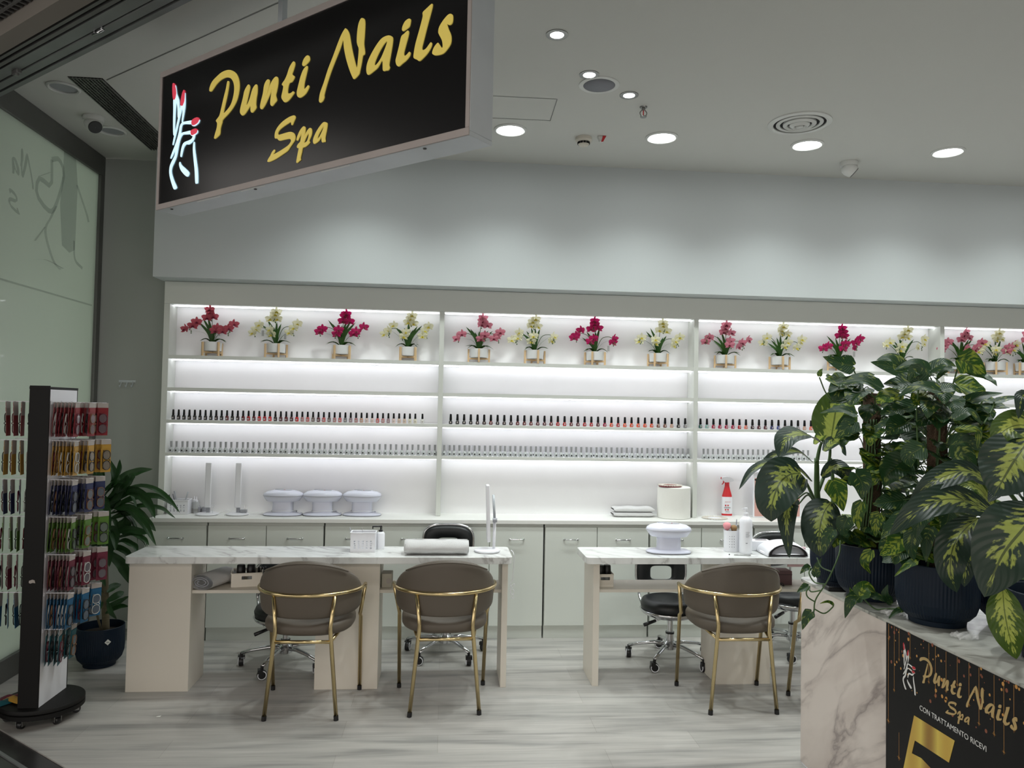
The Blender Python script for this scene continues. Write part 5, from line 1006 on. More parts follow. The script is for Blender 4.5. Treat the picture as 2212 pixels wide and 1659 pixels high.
# ================================================================ GLASSES STAND
SX, SY = -1.995, 4.108
t = thing('glasses_stand', 'tall black and white spinner stand of reading glasses on a round wheeled base', 'display stand', (SX, SY, 0))
MB().lathe([(.184, .048), (.189, .052), (.189, .070), (.180, .074)], 56).build('lower_disc', 'blackm', t, smooth='auto')
MB().lathe([(.184, .0745), (.189, .078), (.189, .092), (.186, .096)], 56).build('base_disc', 'blackm', t, smooth='auto')
def stx(z): return .0475+.0025*(z/1.66)
m = MB(); m.box(-.048, .048, -.145, -.138, .0965, 1.672); m.box(-.048, .048, .138, .145, .0965, 1.66); m.box(-.049, .049, -.146, .146, 1.655, 1.667); m.build('post_frame', 'blackm', t, bevel=.001)
for s_ in (-1, 1): MB().box(s_*.046-.0015, s_*.046+.0015, -.137, .137, .0965, 1.654).build('side_panel', 'plastic', t)
m = MB(); m.prism([[(-.012, 0), (.004, .006), (.014, .002), (.018, -.012), (.006, -.010), (-.006, -.014), (-.013, -.010)]], lambda u, v, d: V((u, d, v)), -.147, -.1462); m2 = m.build('torn_sticker', 'label', t); m2.location = (-.003, 0, .715)
for k in range(6):
    a = R(-100+60*k); mm = Matrix.Translation((.15*cos(a), .15*sin(a), 0)) @ Matrix.Rotation(a, 4, 'Z')
    c_ = MB(); c_.lathe([(.018, -.012), (.02, -.009), (.02, .009), (.018, .012)], 18, mtx=mm @ Matrix.Translation((0, 0, .0205)) @ Matrix.Rotation(R(90), 4, 'X')); c_.box(-.012, .012, -.016, .016, .034, .048, mm); C2 = c_.build('castor', 'black', t, smooth='auto')
    MB().box(-.014, .014, -.0175, -.0145, .016, .046, mm).box(-.014, .014, .0145, .0175, .016, .046, mm).build('fork', 'steel', C2)
ROWS = [('red', sr(130, 18, 28), 1.592), ('yellow', sr(176, 134, 44), 1.400), ('dark blue', sr(26, 34, 78), 1.206), ('green', sr(80, 118, 36), 1.022), ('maroon', sr(100, 26, 48), .836), ('blue', sr(20, 86, 124), .648), ('teal', sr(18, 86, 96), .470)]
FRM = [mat('frame_black', sr(22, 22, 24), .3), mat('frame_brown', sr(120, 84, 54), .3), mat('frame_wine', sr(90, 22, 40), .3), mat('frame_clear', sr(190, 190, 186), .2)]
protos = {}
def eyewear(cname, rgb, fi):
    k = (cname, fi)
    if k in protos: return protos[k]
    t = thing('glasses_pack', 'x', 'glasses pack', (0, 0, 0)); cm = M.setdefault('card_'+cname, mat('card_'+cname, rgb, .5))
    # card in the local XZ plane, front towards -Y, hanging point at the origin
    MB().box(-.028, .028, .002, .0032, -.168, -.002).build('card', cm, t)
    MB().box(-.027, .027, .0005, .0018, -.022, .003).build('header_label', 'label', t)
    MB().box(-.027, .027, .0034, .0040, -.066, .004).build('back_label', 'label', t)
    MB().box(-.024, .024, -.0005, .0016, -.046, -.026).build('colour_tab', cm, t)
    g = MB()
    for zc in (-.078, -.132):
        g.tube([V((.020*cos(2*pi*i/20), -.006, zc+.0235*abs(sin(2*pi*i/20))**.8*(1 if sin(2*pi*i/20) > 0 else -1))) for i in range(20)], .0021, 5, closed=True)
    g.tube(curve([(.012, -.006, -.099), (.016, -.010, -.105), (.012, -.006, -.111)], 6), .002, 5); g.tube([(-.006, -.006, -.055), (-.016, -.004, -.052), (-.018, .000, -.10), (-.014, .001, -.15)], .0018, 5)
    g.build('frame', FRM[fi], t, smooth=True)
    l = MB()
    for zc in (-.078, -.132): l.lathe([(.019, 0), (.019, .0006)], 16, sy=1.15, mtx=Matrix.Translation((0, -.0055, zc)) @ Matrix.Rotation(R(90), 4, 'X'))
    l.build('lenses', 'lens', t)
    protos[k] = t; t['used'] = 0; return t
rg = random.Random(11)
def hang(cname, rgb, loc, rz, label, group):
    fi = rg.choice((0, 0, 1, 2, 3)); p = eyewear(cname, rgb, fi)
    if not p['used']: p['used'] = 1; p.location = loc; p.rotation_euler = (0, 0, rz); p['label'] = label; p['group'] = group; q = p
    else: q = dup(p, loc, rz, label, group)
    q.rotation_euler = (rg.uniform(-.02, .06), 0, rz)
    return q
hooks_parent = t
for ri, (cn, rgb, z) in enumerate(ROWS):
    rn = ('top', 'second', 'third', 'fourth', 'fifth', 'sixth', 'lowest')[ri]
    for hi, (hy, hn, ln, off) in enumerate(((-.115, 'near', .115, 5), (-.01, 'middle', .14, 5), (.10, 'far', .17 if ri in (1, 3, 4) else .145, 5))):
        if ri == 6 and hi == 2: continue
        if ri == 6: ln *= .62
        hk = MB(); x0 = .049; hk.box(x0, x0+ln+.02, hy-.0018, hy+.0018, z-.0018, z+.0018, mi=0); n = 7 if ri < 6 else 4
        hk.box(x0, x0+.003, hy-.02, hy+.02, z-.012, z+.006); hk.build('hook', 'plastic', hooks_parent)
        for k in range(n):
            x = x0+.016+ln*(k/max(1, n-1))*.92
            hang(cn, rgb, (SX+x, SY+hy, z-.004), R((104, 98, 84)[hi]-(2.0, 3.0, 5.5)[hi]*k-rg.uniform(-6, 6)), 'glasses on %s card, right side %s row, %s hook, %s from post' % (cn, rn, hn, nth(k+1)), '%s glasses packs, right side' % cn)
    if ri < 6:
        for hi, (hy, hn) in enumerate(((-.10, 'near'), (.05, 'far'))):
            MB().box(-.049-.16, -.049, hy-.0018, hy+.0018, z-.0018, z+.0018).build('hook', 'plastic', hooks_parent)
            for k in range(4 if hi == 0 else 3):
                hang(cn, rgb, (SX-.065-.036*k, SY+hy, z-.004), R(-74+rg.uniform(-9, 9)), 'back of %s glasses card, left side %s row, %s hook, %s from post' % (cn, rn, hn, nth(k+1)), '%s glasses packs, left side' % cn)
for lb, cm_, px, py, rz, dz in (('maroon pouch lying on the round base left of the post', 'card_maroon', 28, 1508, 20, 0), ('yellow pouch lying on the round base against the post', 'card_yellow', 33, 1516, -30, .008), ('dark green pouch at the left edge on the round base', 'card_teal', 8, 1520, 60, 0)):
    P = on(px, py, .097); q = thing('glasses_pouch', lb, 'pouch', (max(P.x, SX-.17), P.y, .0965+dz), R(rz)); MB().grid(lambda a, b: V(((a-.5)*.11, (b-.5)*.055, .002+.016*sin(pi*a)**.5*sin(pi*b)+.004*sin(a*13+b*7)*sin(pi*a)*sin(pi*b))), 12, 8).build('pouch', cm_, q, smooth=True, solid=.003)

# ================================================================ RECEPTION DESK
DX, DE, DZ = 1.66, 3.475, .84
t = thing('reception_desk', 'marble-clad reception desk in the right foreground carrying the potted plants', 'desk', (DX+.28, 2.4, 0))
def dk(a): return [(p[0]-(DX+.28), p[1]-2.4) for p in a]
body = dk(rounded(DX, DX+.56, 1.10, DE, .06, 8)); top = dk(rounded(DX-.001, DX+.561, 1.10, DE+.001, .061, 8))
MB().prism([body], lambda u, v, d: V((u, v, d)), .012, DZ-.012).build('body', 'marbled', t, smooth='auto')
MB().prism([top], lambda u, v, d: V((u, v, d)), DZ-.0118, DZ).build('worktop', 'marblet', t, smooth='auto')
MB().prism([dk(rounded(DX+.004, DX+.556, 1.11, DE-.004, .058, 8))], lambda u, v, d: V((u, v, d)), 0, .012).build('plinth', 'plastic', t, smooth='auto')
# poster on its front face
t = thing('promo_poster', 'black and gold promotional poster on the front of the reception desk', 'poster', (DX-.0015, 2.30, .45)); PO = V((DX-.0015, 2.30, .45))
def pp(y, z, d): return V((-.0005-d, y-PO.y, z-PO.z))
def pbox(mb, y0, y1, z0, z1, d0, d1): mb.prism([[(y1, z0), (y0, z0), (y0, z1), (y1, z1)]], lambda u, v, d: pp(u, v, d), d0, d1); return mb
pbox(MB(), 1.86, 2.742, .03, .832, 0, .0012).build('sheet', 'poster', t)
s_ = .454/ (1.7728-.3845)
def lp(u, v, d): return pp(2.540-(u-.3845)*s_*1.0, .776+(v-.5252)*s_*.98-.0, d)
for k, grp in LOGO.items():
    mb = MB()
    for rings in grp: mb.prism([smooth_ring(r, 2) for r in rings], lp, .0012, .0022)
    if k.startswith('letter'): mb.build('letter', 'goldp', t)
    elif k.startswith('nail'): mb.build('painted_nail', 'inkr', t)
    else: mb.build('hand_line', 'inkw', t)
PM = Matrix(((0, 0, -1, -.0022), (-1, 0, 0, 0), (0, 1, 0, 0), (0, 0, 0, 1)))
o = text('CON TRATTAMENTO RICEVI', 'printed_line', 'inkw', t, Matrix.Translation((0, 2.540-PO.y, .588-PO.z)) @ PM, .0245, .0002)
wd = max(v.co.y for v in o.data.vertices)-min(v.co.y for v in o.data.vertices); k = .326/wd
for v in o.data.vertices: v.co.y = (2.540-PO.y)+(v.co.y-(2.540-PO.y))*k; v.co.z += .0245*.0
five = [(2.570, .556), (2.357, .560), (2.385, .478), (2.566, .472), (2.583, .420), (2.53, .427), (2.47, .415), (2.41, .37), (2.39, .31), (2.40, .24), (2.45, .18), (2.54, .155), (2.62, .17), (2.66, .23), (2.59, .25), (2.55, .235), (2.50, .25), (2.475, .29), (2.485, .335), (2.53, .355), (2.58, .35), (2.632, .345)]
MB().prism([five], pp, .0012, .0022).build('large_digit', 'gprint', t)
rg = random.Random(5)
for nm, mt, n_, y0, y1 in (('light_dots', 'amber', 60, 1.9, 2.70), ('light_dots', 'copper', 50, 1.9, 2.72)):
    m = MB()
    for i in range(n_):
        y = y1-(y1-y0)*rg.random(); z = .83-.20*rg.random()**1.6; r_ = rg.choice((.0015, .0025, .004, .0055)); m.prism([[(y+r_*cos(2*pi*k/10), z+r_*1.15*sin(2*pi*k/10)) for k in range(10)]], pp, .0012, .0016)
    m.build(nm, mt, t)
m = MB()
for y, z0 in ((2.725, .775), (2.690, .60), (2.726, .475), (2.66, .72), (2.595, .748), (2.49, .70), (2.455, .665), (2.40, .702), (2.345, .742), (2.29, .70), (2.245, .66), (2.14, .62), (2.18, .655), (2.10, .70), (2.03, .66), (1.96, .70), (2.66, .37)):
    pbox(m, y-.0006, y+.0006, z0, .83 if z0 > .5 or y > 2.7 else .46, .0012, .0015); r_ = .012 if z0 < .5 else .008
    m.prism([[(y+(r_ if k % 2 == 0 else r_*.16)*cos(pi*k/8)*(1 if k % 4 == 0 else .7), z0+(r_ if k % 2 == 0 else r_*.16)*sin(pi*k/8)*(1 if k % 4 == 0 else .7)) for k in range(16)]], pp, .0012, .0017)
m.build('hanging_sparks', 'amber', t)
# devices on the desk
t = thing('card_terminal', 'black and silver device leaning on the desk between the two left pots', 'device', (1.715, 3.212, DZ+.0005), R(-6))
MB().box(-.05, .05, -.035, .035, 0, .018, Matrix.Rotation(R(0), 4, 'X')).build('body', 'black', t, bevel=.003)
MB().box(-.046, .046, -.037, -.010, .018, .021).box(-.046, .046, -.004, .020, .018, .021).build('silver_strips', 'chrome', t)
t = thing('screen', 'small monitor glowing blue behind the second pot', 'monitor', (1.96, 3.33, DZ+.0005), R(28))
MB().box(-.10, .10, -.008, .008, .05, .215).build('housing', 'black', t, bevel=.003); MB().box(-.092, .092, -.0095, -.008, .06, .205).build('display', 'blue', t); MB().lathe([(.06, 0), (.06, .006), (.012, .008), (.012, .055)], 24).build('foot', 'black', t, smooth='auto')
rw = random.Random(2)
for lb, x, y in (('crumpled clear plastic wrap by the left of the centre pot', 1.715, 2.80), ('crumpled clear plastic wrap by the right of the centre pot', 1.79, 2.50)):
    q = thing('plastic_wrap', lb, 'plastic wrap', (x, y, DZ+.001)); MB().grid(lambda a, b: V(((a-.5)*.07, (b-.5)*.06, .003+abs(sin(a*9+b*4)*cos(b*11+a*3))*.018)), 10, 10).build('sheet', 'clear', q)
# ================================================================ PLANTS
EYEP = V((0, 0, EYE))
def pot(t, r, h, rb, tag_=False):
    prof = [(rb*.88, 0), (rb*.9, .018), (rb, .024), (r*.90, h*.20), (r*.985, h*.36), (r, h*.5), (r, h-.002), (r*.985, h), (r*.96, h), (r*.95, h*.8), (.002, h*.8)]
    MB().lathe(prof, 144, cap=False, rib=.0075, ribn=(3, 5)).build('pot', 'navy', t, smooth=False)
    MB().lathe([(r*.955, h*.80), (r*.5, h*.84), (.001, h*.85)], 30, cap=False).build('soil', 'soil', t, smooth=True)
def leafpx(mb, org, pts, dep, wpx, shape, face=.8, fold=.25, uo=0, n=16, wave=0, nv=9):
    k = len(pts); D = dep if isinstance(dep, (list, tuple)) else [dep]*k
    P = [at(px, py, 'y', D[i] if i < len(D) else D[-1]) for i, (px, py) in enumerate(pts)]
    mid = P[k//2]; view = (EYEP-mid).normalized(); up = (view*face+V((0, 0, 1))*(1-face)).normalized()
    wd = wpx/FPX*(mid-EYEP).length
    strap(mb, [p-org for p in P], wd, n, nv, fold, up, shape, uo, wave); return P
def vine(mb, org, pts, dep, r=.0028):
    k = len(pts); D = dep if isinstance(dep, (list, tuple)) else [dep]*k
    P = curve([at(px, py, 'y', D[i])-org for i, (px, py) in enumerate(pts)], 6*k); mb.tube(P, r, 7)
def heart(mb, st, org, a, b, ln, wd, up, rg, uo):
    """petiole from a to b, blade of length ln hanging on from b"""
    mid = (a+b)/2+V((0, 0, .02)); st.tube(curve([a, mid, b], 6), .0022, 5)
    d = (b-a); d.z = 0; d = d.normalized() if d.length > 1e-4 else V((1, 0, 0)); drop = rg.uniform(-.15, .85)
    c1 = b+d*ln*.5+V((0, 0, -.05*ln-drop*ln*.25)); c2 = b+d*ln*(.95-.35*drop)+V((0, 0, -drop*ln*.75))
    strap(mb, [b, c1, c2], wd, 12, 7, rg.uniform(.1, .45), up, 'heart', uo, wave=.04)
# ---- climbing ivies on coir poles
def pothos(label, x, y, seed, nleaf, hero, vines, ztop, bounds):
    rg = random.Random(seed); t = thing('potted_ivy', label, 'potted plant', (x, y, DZ+.0008), 0, 'dark blue potted plants on the reception desk'); o = V((x, y, DZ+.0008))
    pot(t, .140, .222, .108)
    MB().lathe([(.032, .17), (.034, .18), (.034, ztop-o.z), (.028, ztop-o.z+.008), (.001, ztop-o.z+.01)], 28, cap=False).build('coir_pole', 'coir', t, smooth=True)
    lv = MB(); lb = MB(); st = MB()
    for i in range(nleaf):
        h = rg.uniform(.20, ztop-o.z+.02); ph = rg.uniform(0, 2*pi); rr = rg.uniform(.06, .155)*(1.0 if h > .3 else 1.0)
        a = V((.034*cos(ph), .034*sin(ph), h)); b = V((rr*cos(ph+rg.uniform(-.4, .4)), rr*.75*sin(ph), h+rg.uniform(-.02, .09)))
        if b.z+o.z > 1.80: b.z = 1.80-o.z
        if bounds and bounds(b): continue
        s_ = rg.uniform(.09, .155); up = V((rg.uniform(-.3, .3), -.55+rg.uniform(-.4, .4), .8))
        heart(lv if rg.random() < .74 else lb, st, o, a, b, s_, s_*rg.uniform(.72, .9), up, rg, i)
    for i in range(5): ph = rg.uniform(0, 6.28); st.tube(curve([V((.05*cos(ph), .05*sin(ph), .18)), V((.038*cos(ph+.5), .038*sin(ph+.5), .4)), V((.038*cos(ph+1), .038*sin(ph+1), ztop-o.z-.1))], 14), .004, 6)
    for i, (pts, dep, w_, br) in enumerate(hero): leafpx(lb if br else lv, o, pts, dep, w_, 'heart', face=.55 if w_ < 40 else .85, uo=i+100, fold=.2)
    for pts, dep in vines: vine(st, o, pts, dep)
    lv.build('foliage', 'poth', t, smooth=True); lb.build('bright_foliage', 'poth2', t, smooth=True, label='brighter yellow-green leaves'); st.build('stems', 'stem', t, smooth=True)
    return t
pothos('potted ivy on a coir pole, left one, its vine trailing over the desk edge', 1.795, 3.08, 3, 125,
    [([(1842, 790), (1815, 785), (1777, 770)], 3.0, 40, 0), ([(1960, 800), (1925, 792), (1880, 782)], 3.0, 40, 0), ([(1905, 838), (1865, 822), (1806, 830)], 2.98, 34, 0), ([(1888, 812), (1855, 812), (1800, 823)], 3.0, 18, 0),
     ([(1785, 812), (1800, 815), (1820, 805)], 3.05, 12, 0), ([(1770, 812), (1772, 803), (1777, 796)], 3.05, 12, 1), ([(1850, 895), (1815, 885), (1770, 893)], 2.9, 26, 0), ([(1846, 912), (1828, 925), (1803, 948)], 2.88, 40, 0), ([(1838, 905), (1822, 915), (1804, 928)], 2.9, 30, 0),
     ([(1800, 1040), (1812, 1070), (1822, 1105)], 2.78, 46, 1), ([(1848, 1022), (1862, 1045), (1862, 1080)], 2.76, 50, 0), ([(1862, 1085), (1852, 1115), (1856, 1145)], 2.8, 30, 1), ([(1900, 1110), (1892, 1130), (1891, 1160)], 2.8, 30, 1), ([(1830, 1120), (1822, 1140), (1826, 1160)], 2.85, 36, 0),
     ([(1800, 1145), (1785, 1165), (1778, 1200)], 2.8, 28, 0), ([(1882, 1190), (1868, 1215), (1881, 1240)], 2.86, 24, 1), ([(1753, 1322), (1742, 1335), (1733, 1361)], 2.95, 25, 0), ([(1746, 1266), (1735, 1272), (1721, 1280)], 3.0, 20, 0), ([(1750, 1226), (1740, 1228), (1728, 1240)], 3.05, 18, 0),
     ([(1801, 1306), (1788, 1300), (1770, 1304)], 2.95, 9, 1), ([(1762, 1245), (1765, 1225), (1775, 1205)], 3.0, 18, 0), ([(1857, 1289), (1838, 1298), (1825, 1336)], 2.84, 30, 0), ([(1857, 1287), (1872, 1268), (1892, 1280)], 2.84, 36, 1), ([(1925, 1303), (1912, 1285), (1918, 1262)], 2.84, 20, 0), ([(1876, 1284), (1898, 1290), (1922, 1303)], 2.84, 22, 0), ([(1950, 1316), (1935, 1322), (1918, 1338)], 2.76, 14, 0), ([(1841, 1283), (1838, 1276), (1835, 1268)], 2.86, 8, 1)],
    [([(1815, 1168), (1813, 1195), (1797, 1235), (1783, 1262), (1762, 1295), (1758, 1322)], [2.92, 2.88, 2.84, 2.9, 2.95, 2.96]), ([(1797, 1235), (1775, 1225), (1765, 1205)], [2.86, 2.95, 3.0]), ([(1783, 1262), (1760, 1258), (1748, 1240), (1750, 1228)], [2.9, 2.98, 3.0, 3.02]), ([(1775, 1275), (1752, 1278), (1747, 1266)], [2.93, 2.98, 3.0]), ([(1760, 1300), (1745, 1290), (1742, 1278), (1748, 1268)], 2.98), ([(1758, 1315), (1780, 1325), (1798, 1312), (1800, 1305)], 2.95),
     ([(1848, 855), (1805, 868), (1785, 850), (1770, 815)], [3.06, 3.05, 3.05, 3.05]), ([(1845, 864), (1815, 838), (1797, 828), (1792, 812)], [3.06, 3.05, 3.05, 3.05]), ([(1842, 792), (1848, 808), (1868, 850), (1876, 866)], [3.0, 3.03, 3.05, 3.08]), ([(1950, 1316), (1915, 1315), (1890, 1315), (1862, 1290)], [2.8, 2.84, 2.85, 2.85])], 1.685, lambda p: p.x < -.035 and .30 < p.z < .80)
pothos('potted ivy on a thicker coir pole, centre one, topped by a bright heart leaf', 1.835, 2.71, 8, 135,
    [([(2073, 776), (2100, 788), (2132, 816)], 2.62, 52, 1), ([(2085, 873), (2118, 856), (2168, 849)], 2.6, 30, 0), ([(2150, 868), (2180, 860), (2215, 858)], 2.55, 16, 0), ([(2052, 962), (2090, 955), (2137, 976)], 2.55, 40, 0), ([(2008, 800), (1975, 785), (1930, 800)], 2.6, 30, 0), ([(2010, 800), (2040, 783), (2066, 792)], 2.6, 30, 0), ([(1985, 825), (1978, 800), (1962, 826)], 2.58, 40, 0), ([(1950, 798), (1925, 775), (1893, 778)], 2.7, 36, 0), ([(2056, 796), (2040, 800), (2022, 822)], 2.62, 22, 0),
     ([(2035, 845), (1985, 835), (1938, 858)], 2.5, 32, 0), ([(2035, 842), (2060, 838), (2078, 850)], 2.5, 26, 0), ([(2060, 905), (2095, 890), (2122, 918)], 2.5, 26, 0), ([(2066, 930), (2110, 930), (2112, 970)], 2.52, 22, 1), ([(1990, 968), (1965, 985), (1968, 1010)], 2.45, 48, 0), ([(2058, 990), (2085, 985), (2110, 1012)], 2.45, 48, 0), ([(2005, 1105), (1985, 1130), (1978, 1165)], 2.4, 36, 0), ([(1960, 1110), (1925, 1140), (1902, 1165)], 2.5, 36, 0), ([(2010, 1140), (2002, 1165), (2000, 1215)], 2.45, 36, 0), ([(1975, 1150), (1968, 1180), (1975, 1212)], 2.45, 34, 0),
     ([(1980, 1212), (1960, 1222), (1931, 1246)], 2.5, 18, 1), ([(1945, 1165), (1925, 1185), (1900, 1200)], 2.55, 40, 1), ([(2050, 1110), (2045, 1130), (2037, 1160)], 2.45, 36, 0)],
    [([(2073, 780), (2060, 825), (2045, 870), (2025, 930)], [2.62, 2.65, 2.67, 2.68]), ([(2085, 875), (2072, 895), (2050, 940)], [2.6, 2.62, 2.66]), ([(2148, 868), (2142, 885), (2125, 915)], [2.56, 2.55, 2.52]), ([(2122, 866), (2112, 885), (2080, 905)], [2.57, 2.58, 2.6]), ([(1985, 830), (1980, 900), (1985, 1010)], [2.6, 2.63, 2.66])], 1.69, None)
# ---- spotted broad-leaved plants
def dieffenbachia(label, x, y, leaves, stems, potr=.122):
    t = thing('potted_dumb_cane', label, 'potted plant', (x, y, DZ+.0008), 0, 'dark blue potted plants on the reception desk'); o = V((x, y, DZ+.0008))
    pot(t, potr, .215, .104); lv = MB(); lb = MB(); st = MB()
    for i, (pts, dep, w_, face, br, fold) in enumerate(leaves): leafpx(lb if br else lv, o, pts, dep, w_, 'lance', face=face, uo=i+7, fold=fold, n=22, wave=.02, nv=11)
    for pts, dep, r_ in stems:
        P = curve([at(px, py, 'y', dep[i])-o for i, (px, py) in enumerate(pts)], 12); n = len(P); st.tube(P, [r_*(1-.4*i/(n-1)) for i in range(n)], 10)
    lv.build('foliage', 'dief', t, smooth=True); lb.build('yellow_foliage', 'dief2', t, smooth=True, label='lighter, yellower leaves'); st.build('stems', 'stem', t, smooth=True)
    return t
dieffenbachia('dumb cane with spotted leaves, leftmost pot on the desk', 1.795, 3.345, [
    ([(1775, 958), (1735, 938), (1700, 948), (1682, 990)], [3.3, 3.2, 3.12, 3.08], 60, .45, 0, .15),
    ([(1757, 1000), (1720, 975), (1672, 985), (1640, 1010)], [3.3, 3.22, 3.15, 3.1], 26, .5, 0, .2),
    ([(1752, 1040), (1712, 1005), (1668, 998), (1625, 1018), (1596, 1058)], [3.32, 3.2, 3.1, 3.05, 3.02], 26, .35, 0, .3),
    ([(1730, 1022), (1705, 1026), (1683, 1046), (1667, 1092), (1666, 1127)], [3.1, 3.04, 3.0, 2.96, 2.94], 92, .95, 0, .12),
    ([(1740, 1035), (1722, 1060), (1700, 1075), (1690, 1100)], [3.15, 3.1, 3.08, 3.05], 30, .5, 0, .3),
    ([(1722, 1078), (1704, 1088), (1699, 1130), (1705, 1206)], [3.12, 3.06, 3.02, 3.0], 40, .9, 0, .2),
    ([(1795, 1085), (1778, 1112), (1769, 1160), (1772, 1203)], [3.1, 3.05, 3.0, 2.98], 76, .95, 0, .15),
    ([(1793, 962), (1800, 920), (1808, 875), (1822, 834)], [3.4, 3.42, 3.42, 3.42], 84, .97, 1, .12),
    ([(1780, 975), (1800, 955), (1815, 962), (1828, 985)], [3.35, 3.38, 3.4, 3.42], 30, .5, 0, .2),
    ([(1775, 1030), (1800, 1010), (1822, 1020), (1838, 1050)], [3.3, 3.25, 3.2, 3.18], 36, .6, 0, .2),
    ([(1760, 960), (1775, 935), (1775, 905), (1770, 880)], [3.35, 3.45, 3.5, 3.52], 22, .5, 1, .2)],
    [([(1779, 1175), (1766, 1080), (1764, 990)], [3.34, 3.33, 3.3], .017), ([(1764, 1090), (1740, 1040), (1722, 1018)], [3.33, 3.25, 3.12], .008), ([(1764, 1095), (1745, 1065), (1722, 1078)], [3.33, 3.22, 3.12], .005), ([(1770, 1115), (1748, 1070), (1724, 1090)], [3.33, 3.22, 3.12], .005), ([(1768, 1060), (1790, 1000), (1794, 955)], [3.34, 3.38, 3.4], .009), ([(1764, 1000), (1770, 970), (1775, 955)], [3.3, 3.3, 3.3], .009), ([(1790, 1180), (1792, 1120), (1795, 1085)], [3.34, 3.25, 3.12], .006), ([(1795, 1180), (1800, 1060), (1794, 990)], [3.36, 3.4, 3.42], .012)])
dieffenbachia('dumb cane with very large spotted leaves, pot cut by the right edge', 1.935, 2.27, [
    ([(2135, 1042), (2090, 1018), (2045, 1028), (2005, 1050), (1962, 1092)], [2.3, 2.25, 2.22, 2.2, 2.2], 48, .75, 0, .2),
    ([(2146, 1108), (2088, 1083), (2035, 1080), (1975, 1108), (1922, 1156)], [2.3, 2.22, 2.16, 2.13, 2.12], 60, .8, 0, .15),
    ([(2112, 1120), (2080, 1148), (2058, 1185), (2053, 1235), (2067, 1280)], [2.25, 2.16, 2.12, 2.1, 2.1], 62, .92, 0, .15),
    ([(2118, 1130), (2095, 1180), (2085, 1225), (2083, 1268)], [2.3, 2.25, 2.24, 2.24], 44, .9, 0, .15),
    ([(2245, 1100), (2212, 1140), (2165, 1200), (2126, 1290)], [2.05, 2.0, 1.97, 1.95], 128, .97, 0, .1),
    ([(2166, 1272), (2170, 1320), (2180, 1372), (2196, 1424)], [2.0, 1.98, 1.97, 1.97], 58, .95, 1, .1),
    ([(2235, 935), (2198, 985), (2170, 1030), (2146, 1072)], [2.15, 2.1, 2.08, 2.06], 112, .93, 0, .1),
    ([(2250, 930), (2205, 918), (2170, 930), (2146, 962)], [2.2, 2.18, 2.16, 2.15], 60, .8, 1, .15),
    ([(2235, 900), (2222, 870), (2208, 858), (2200, 905)], [2.25, 2.2, 2.18, 2.16], 30, .7, 0, .15),
    ([(2150, 1105), (2120, 1060), (2090, 1050), (2060, 1072)], [2.4, 2.36, 2.34, 2.32], 34, .7, 1, .2),
    ([(2215, 1090), (2190, 1060), (2160, 1058), (2135, 1085)], [2.3, 2.25, 2.22, 2.2], 40, .6, 0, .2)],
    [([(2250, 1260), (2230, 1150), (2215, 1020)], [2.27, 2.27, 2.27], .018), ([(2235, 1180), (2190, 1120), (2146, 1108)], [2.27, 2.28, 2.3], .008), ([(2232, 1150), (2185, 1070), (2135, 1042)], [2.27, 2.3, 2.3], .008), ([(2235, 1200), (2165, 1130), (2112, 1120)], [2.27, 2.27, 2.25], .007), ([(2225, 1060), (2232, 1000), (2238, 935)], [2.27, 2.2, 2.15], .009), ([(2240, 1160), (2255, 1120), (2245, 1100)], [2.27, 2.15, 2.05], .009), ([(2240, 1250), (2190, 1250), (2166, 1272)], [2.25, 2.1, 2.0], .006)], .14)
t = thing('plant_pot', 'dark blue pot standing behind the centre pot on the desk', 'plant pot', (2.118, 2.66, DZ+.0008), 0, 'dark blue potted plants on the reception desk'); pot(t, .135, .215, .104)
# ---- dracaena on the floor
t = thing('potted_dracaena', 'tall leafy dracaena in a dark blue pot on the floor by the glasses stand', 'potted plant', (-2.06, 4.90, 0)); o = V((-2.06, 4.90, 0))
pot(t, .135, .238, .102)
P = at(250, 1394, 'y', 4.775); q = MB().box(-.0125, .0125, -.001, 0, -.0125, .0125, Matrix.Translation((.088, -.106, .165)) @ Matrix.Rotation(R(36), 4, 'Z') @ Matrix.Rotation(R(45), 4, 'Y')).build('diamond_label', 'paper', t)
text('elho', 'label_print', 'black', q, Matrix.Translation((.088, -.106, .165)) @ Matrix.Rotation(R(36), 4, 'Z') @ FRONT @ Matrix.Translation((0, -.003, .0015)), .009, align='CENTER')
tr = MB(); P = curve([at(229, 1372, 'y', 4.90)-o, at(226, 1250, 'y', 4.90)-o, at(222, 1130, 'y', 4.9)-o, at(218, 1040, 'y', 4.9)-o], 14); tr.tube(P, [.021]*8+[.018]*7, 14)
tr.tube(curve([at(222, 1372, 'y', 4.92)-o, at(208, 1320, 'y', 4.93)-o, at(203, 1270, 'y', 4.93)-o], 8), .007, 8); tr.build('trunk', 'bark', t, smooth=True)
lv = MB()
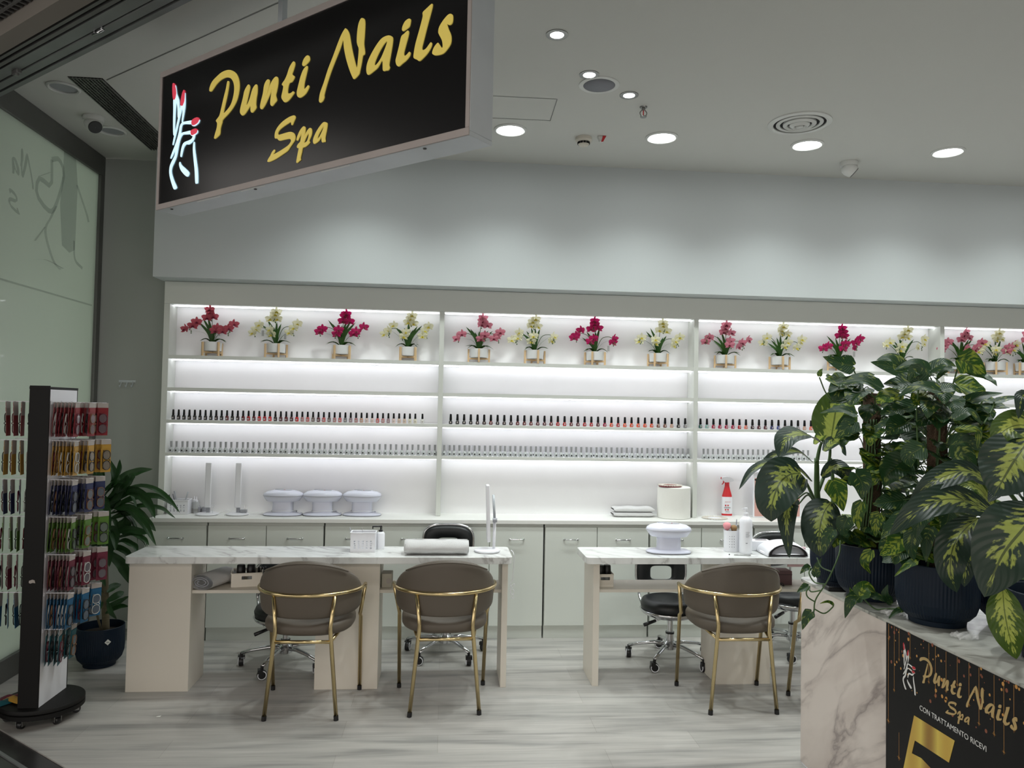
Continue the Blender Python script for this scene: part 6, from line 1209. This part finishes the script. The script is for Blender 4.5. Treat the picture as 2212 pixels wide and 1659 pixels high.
L_ = [([(220, 1075), (213, 1040), (207, 995)], 20), ([(228, 1070), (248, 1040), (232, 985)], 22), ([(236, 1060), (255, 1030), (259, 992)], 14), ([(225, 1060), (270, 1030), (300, 1018), (330, 1013)], 18), ([(230, 1085), (258, 1060), (282, 1035), (290, 1025)], 26), ([(240, 1100), (262, 1070), (275, 1052), (285, 1040)], 34),
      ([(230, 1080), (280, 1055), (330, 1055), (365, 1080), (389, 1108)], 15), ([(235, 1090), (275, 1062), (305, 1070), (325, 1095), (335, 1120)], 22), ([(235, 1100), (290, 1075), (340, 1072), (380, 1095)], 13), ([(240, 1110), (300, 1095), (345, 1098), (380, 1120)], 14), ([(238, 1095), (280, 1100), (310, 1130), (338, 1180)], 20), ([(240, 1120), (290, 1105), (320, 1130), (337, 1148)], 18), ([(250, 1100), (268, 1110), (270, 1135), (268, 1160)], 28), ([(235, 1150), (280, 1145), (310, 1150), (330, 1150)], 16), ([(240, 1165), (285, 1155), (310, 1165), (322, 1178)], 14), ([(235, 1180), (265, 1170), (290, 1180), (296, 1195)], 16), ([(230, 1190), (258, 1215), (270, 1235), (281, 1262)], 22), ([(225, 1200), (250, 1185), (275, 1195), (280, 1225)], 16),
      ([(232, 1280), (245, 1268), (262, 1262)], 16), ([(230, 1300), (255, 1285), (268, 1278)], 14), ([(230, 1310), (262, 1300), (280, 1288)], 16), ([(228, 1325), (255, 1312), (278, 1310)], 14), ([(232, 1300), (240, 1325), (252, 1338)], 10), ([(225, 1280), (212, 1265), (200, 1268)], 14), ([(222, 1300), (208, 1320), (200, 1330)], 12), ([(222, 1190), (212, 1225), (228, 1268)], 20), ([(228, 1150), (232, 1180), (236, 1225)], 24), ([(225, 1120), (215, 1150), (214, 1200)], 22), ([(222, 1100), (205, 1130), (190, 1170)], 22), ([(222, 1080), (205, 1060), (190, 1040)], 20), ([(222, 1070), (225, 1100), (238, 1150)], 24), ([(225, 1140), (245, 1150), (250, 1190)], 20), ([(222, 1170), (205, 1180), (195, 1220)], 20)]
rg = random.Random(4)
for i, (pts, w_) in enumerate(L_):
    d1 = rg.uniform(-.32, .14); dep = [4.88+d1*k/(len(pts)-1) for k in range(len(pts))]
    leafpx(lv, o, pts, dep, w_*.9, 'lance', face=rg.uniform(.35, .9), fold=.35, uo=i, n=18, wave=.10 if len(pts) > 3 else .03, nv=7)
for i in range(16):
    ph = rg.uniform(0, 2*pi); h = rg.uniform(.62, 1.15); ln = rg.uniform(.16, .28); dr = rg.uniform(.3, 1.1)
    x_ = cos(ph)*(1 if cos(ph) > 0 else .45)
    strap(lv, [(-.01, 0, h), (x_*ln*.5, sin(ph)*ln*.5, h+.07), (x_*ln*.9, sin(ph)*ln*.9, h+.05-.08*dr), (x_*ln, sin(ph)*ln, h-.14*dr)], .032, 14, 5, .3, V((0, 0, 1)), 'lance', 60+i, .05)
lv.build('foliage', 'drac', t, smooth=True)
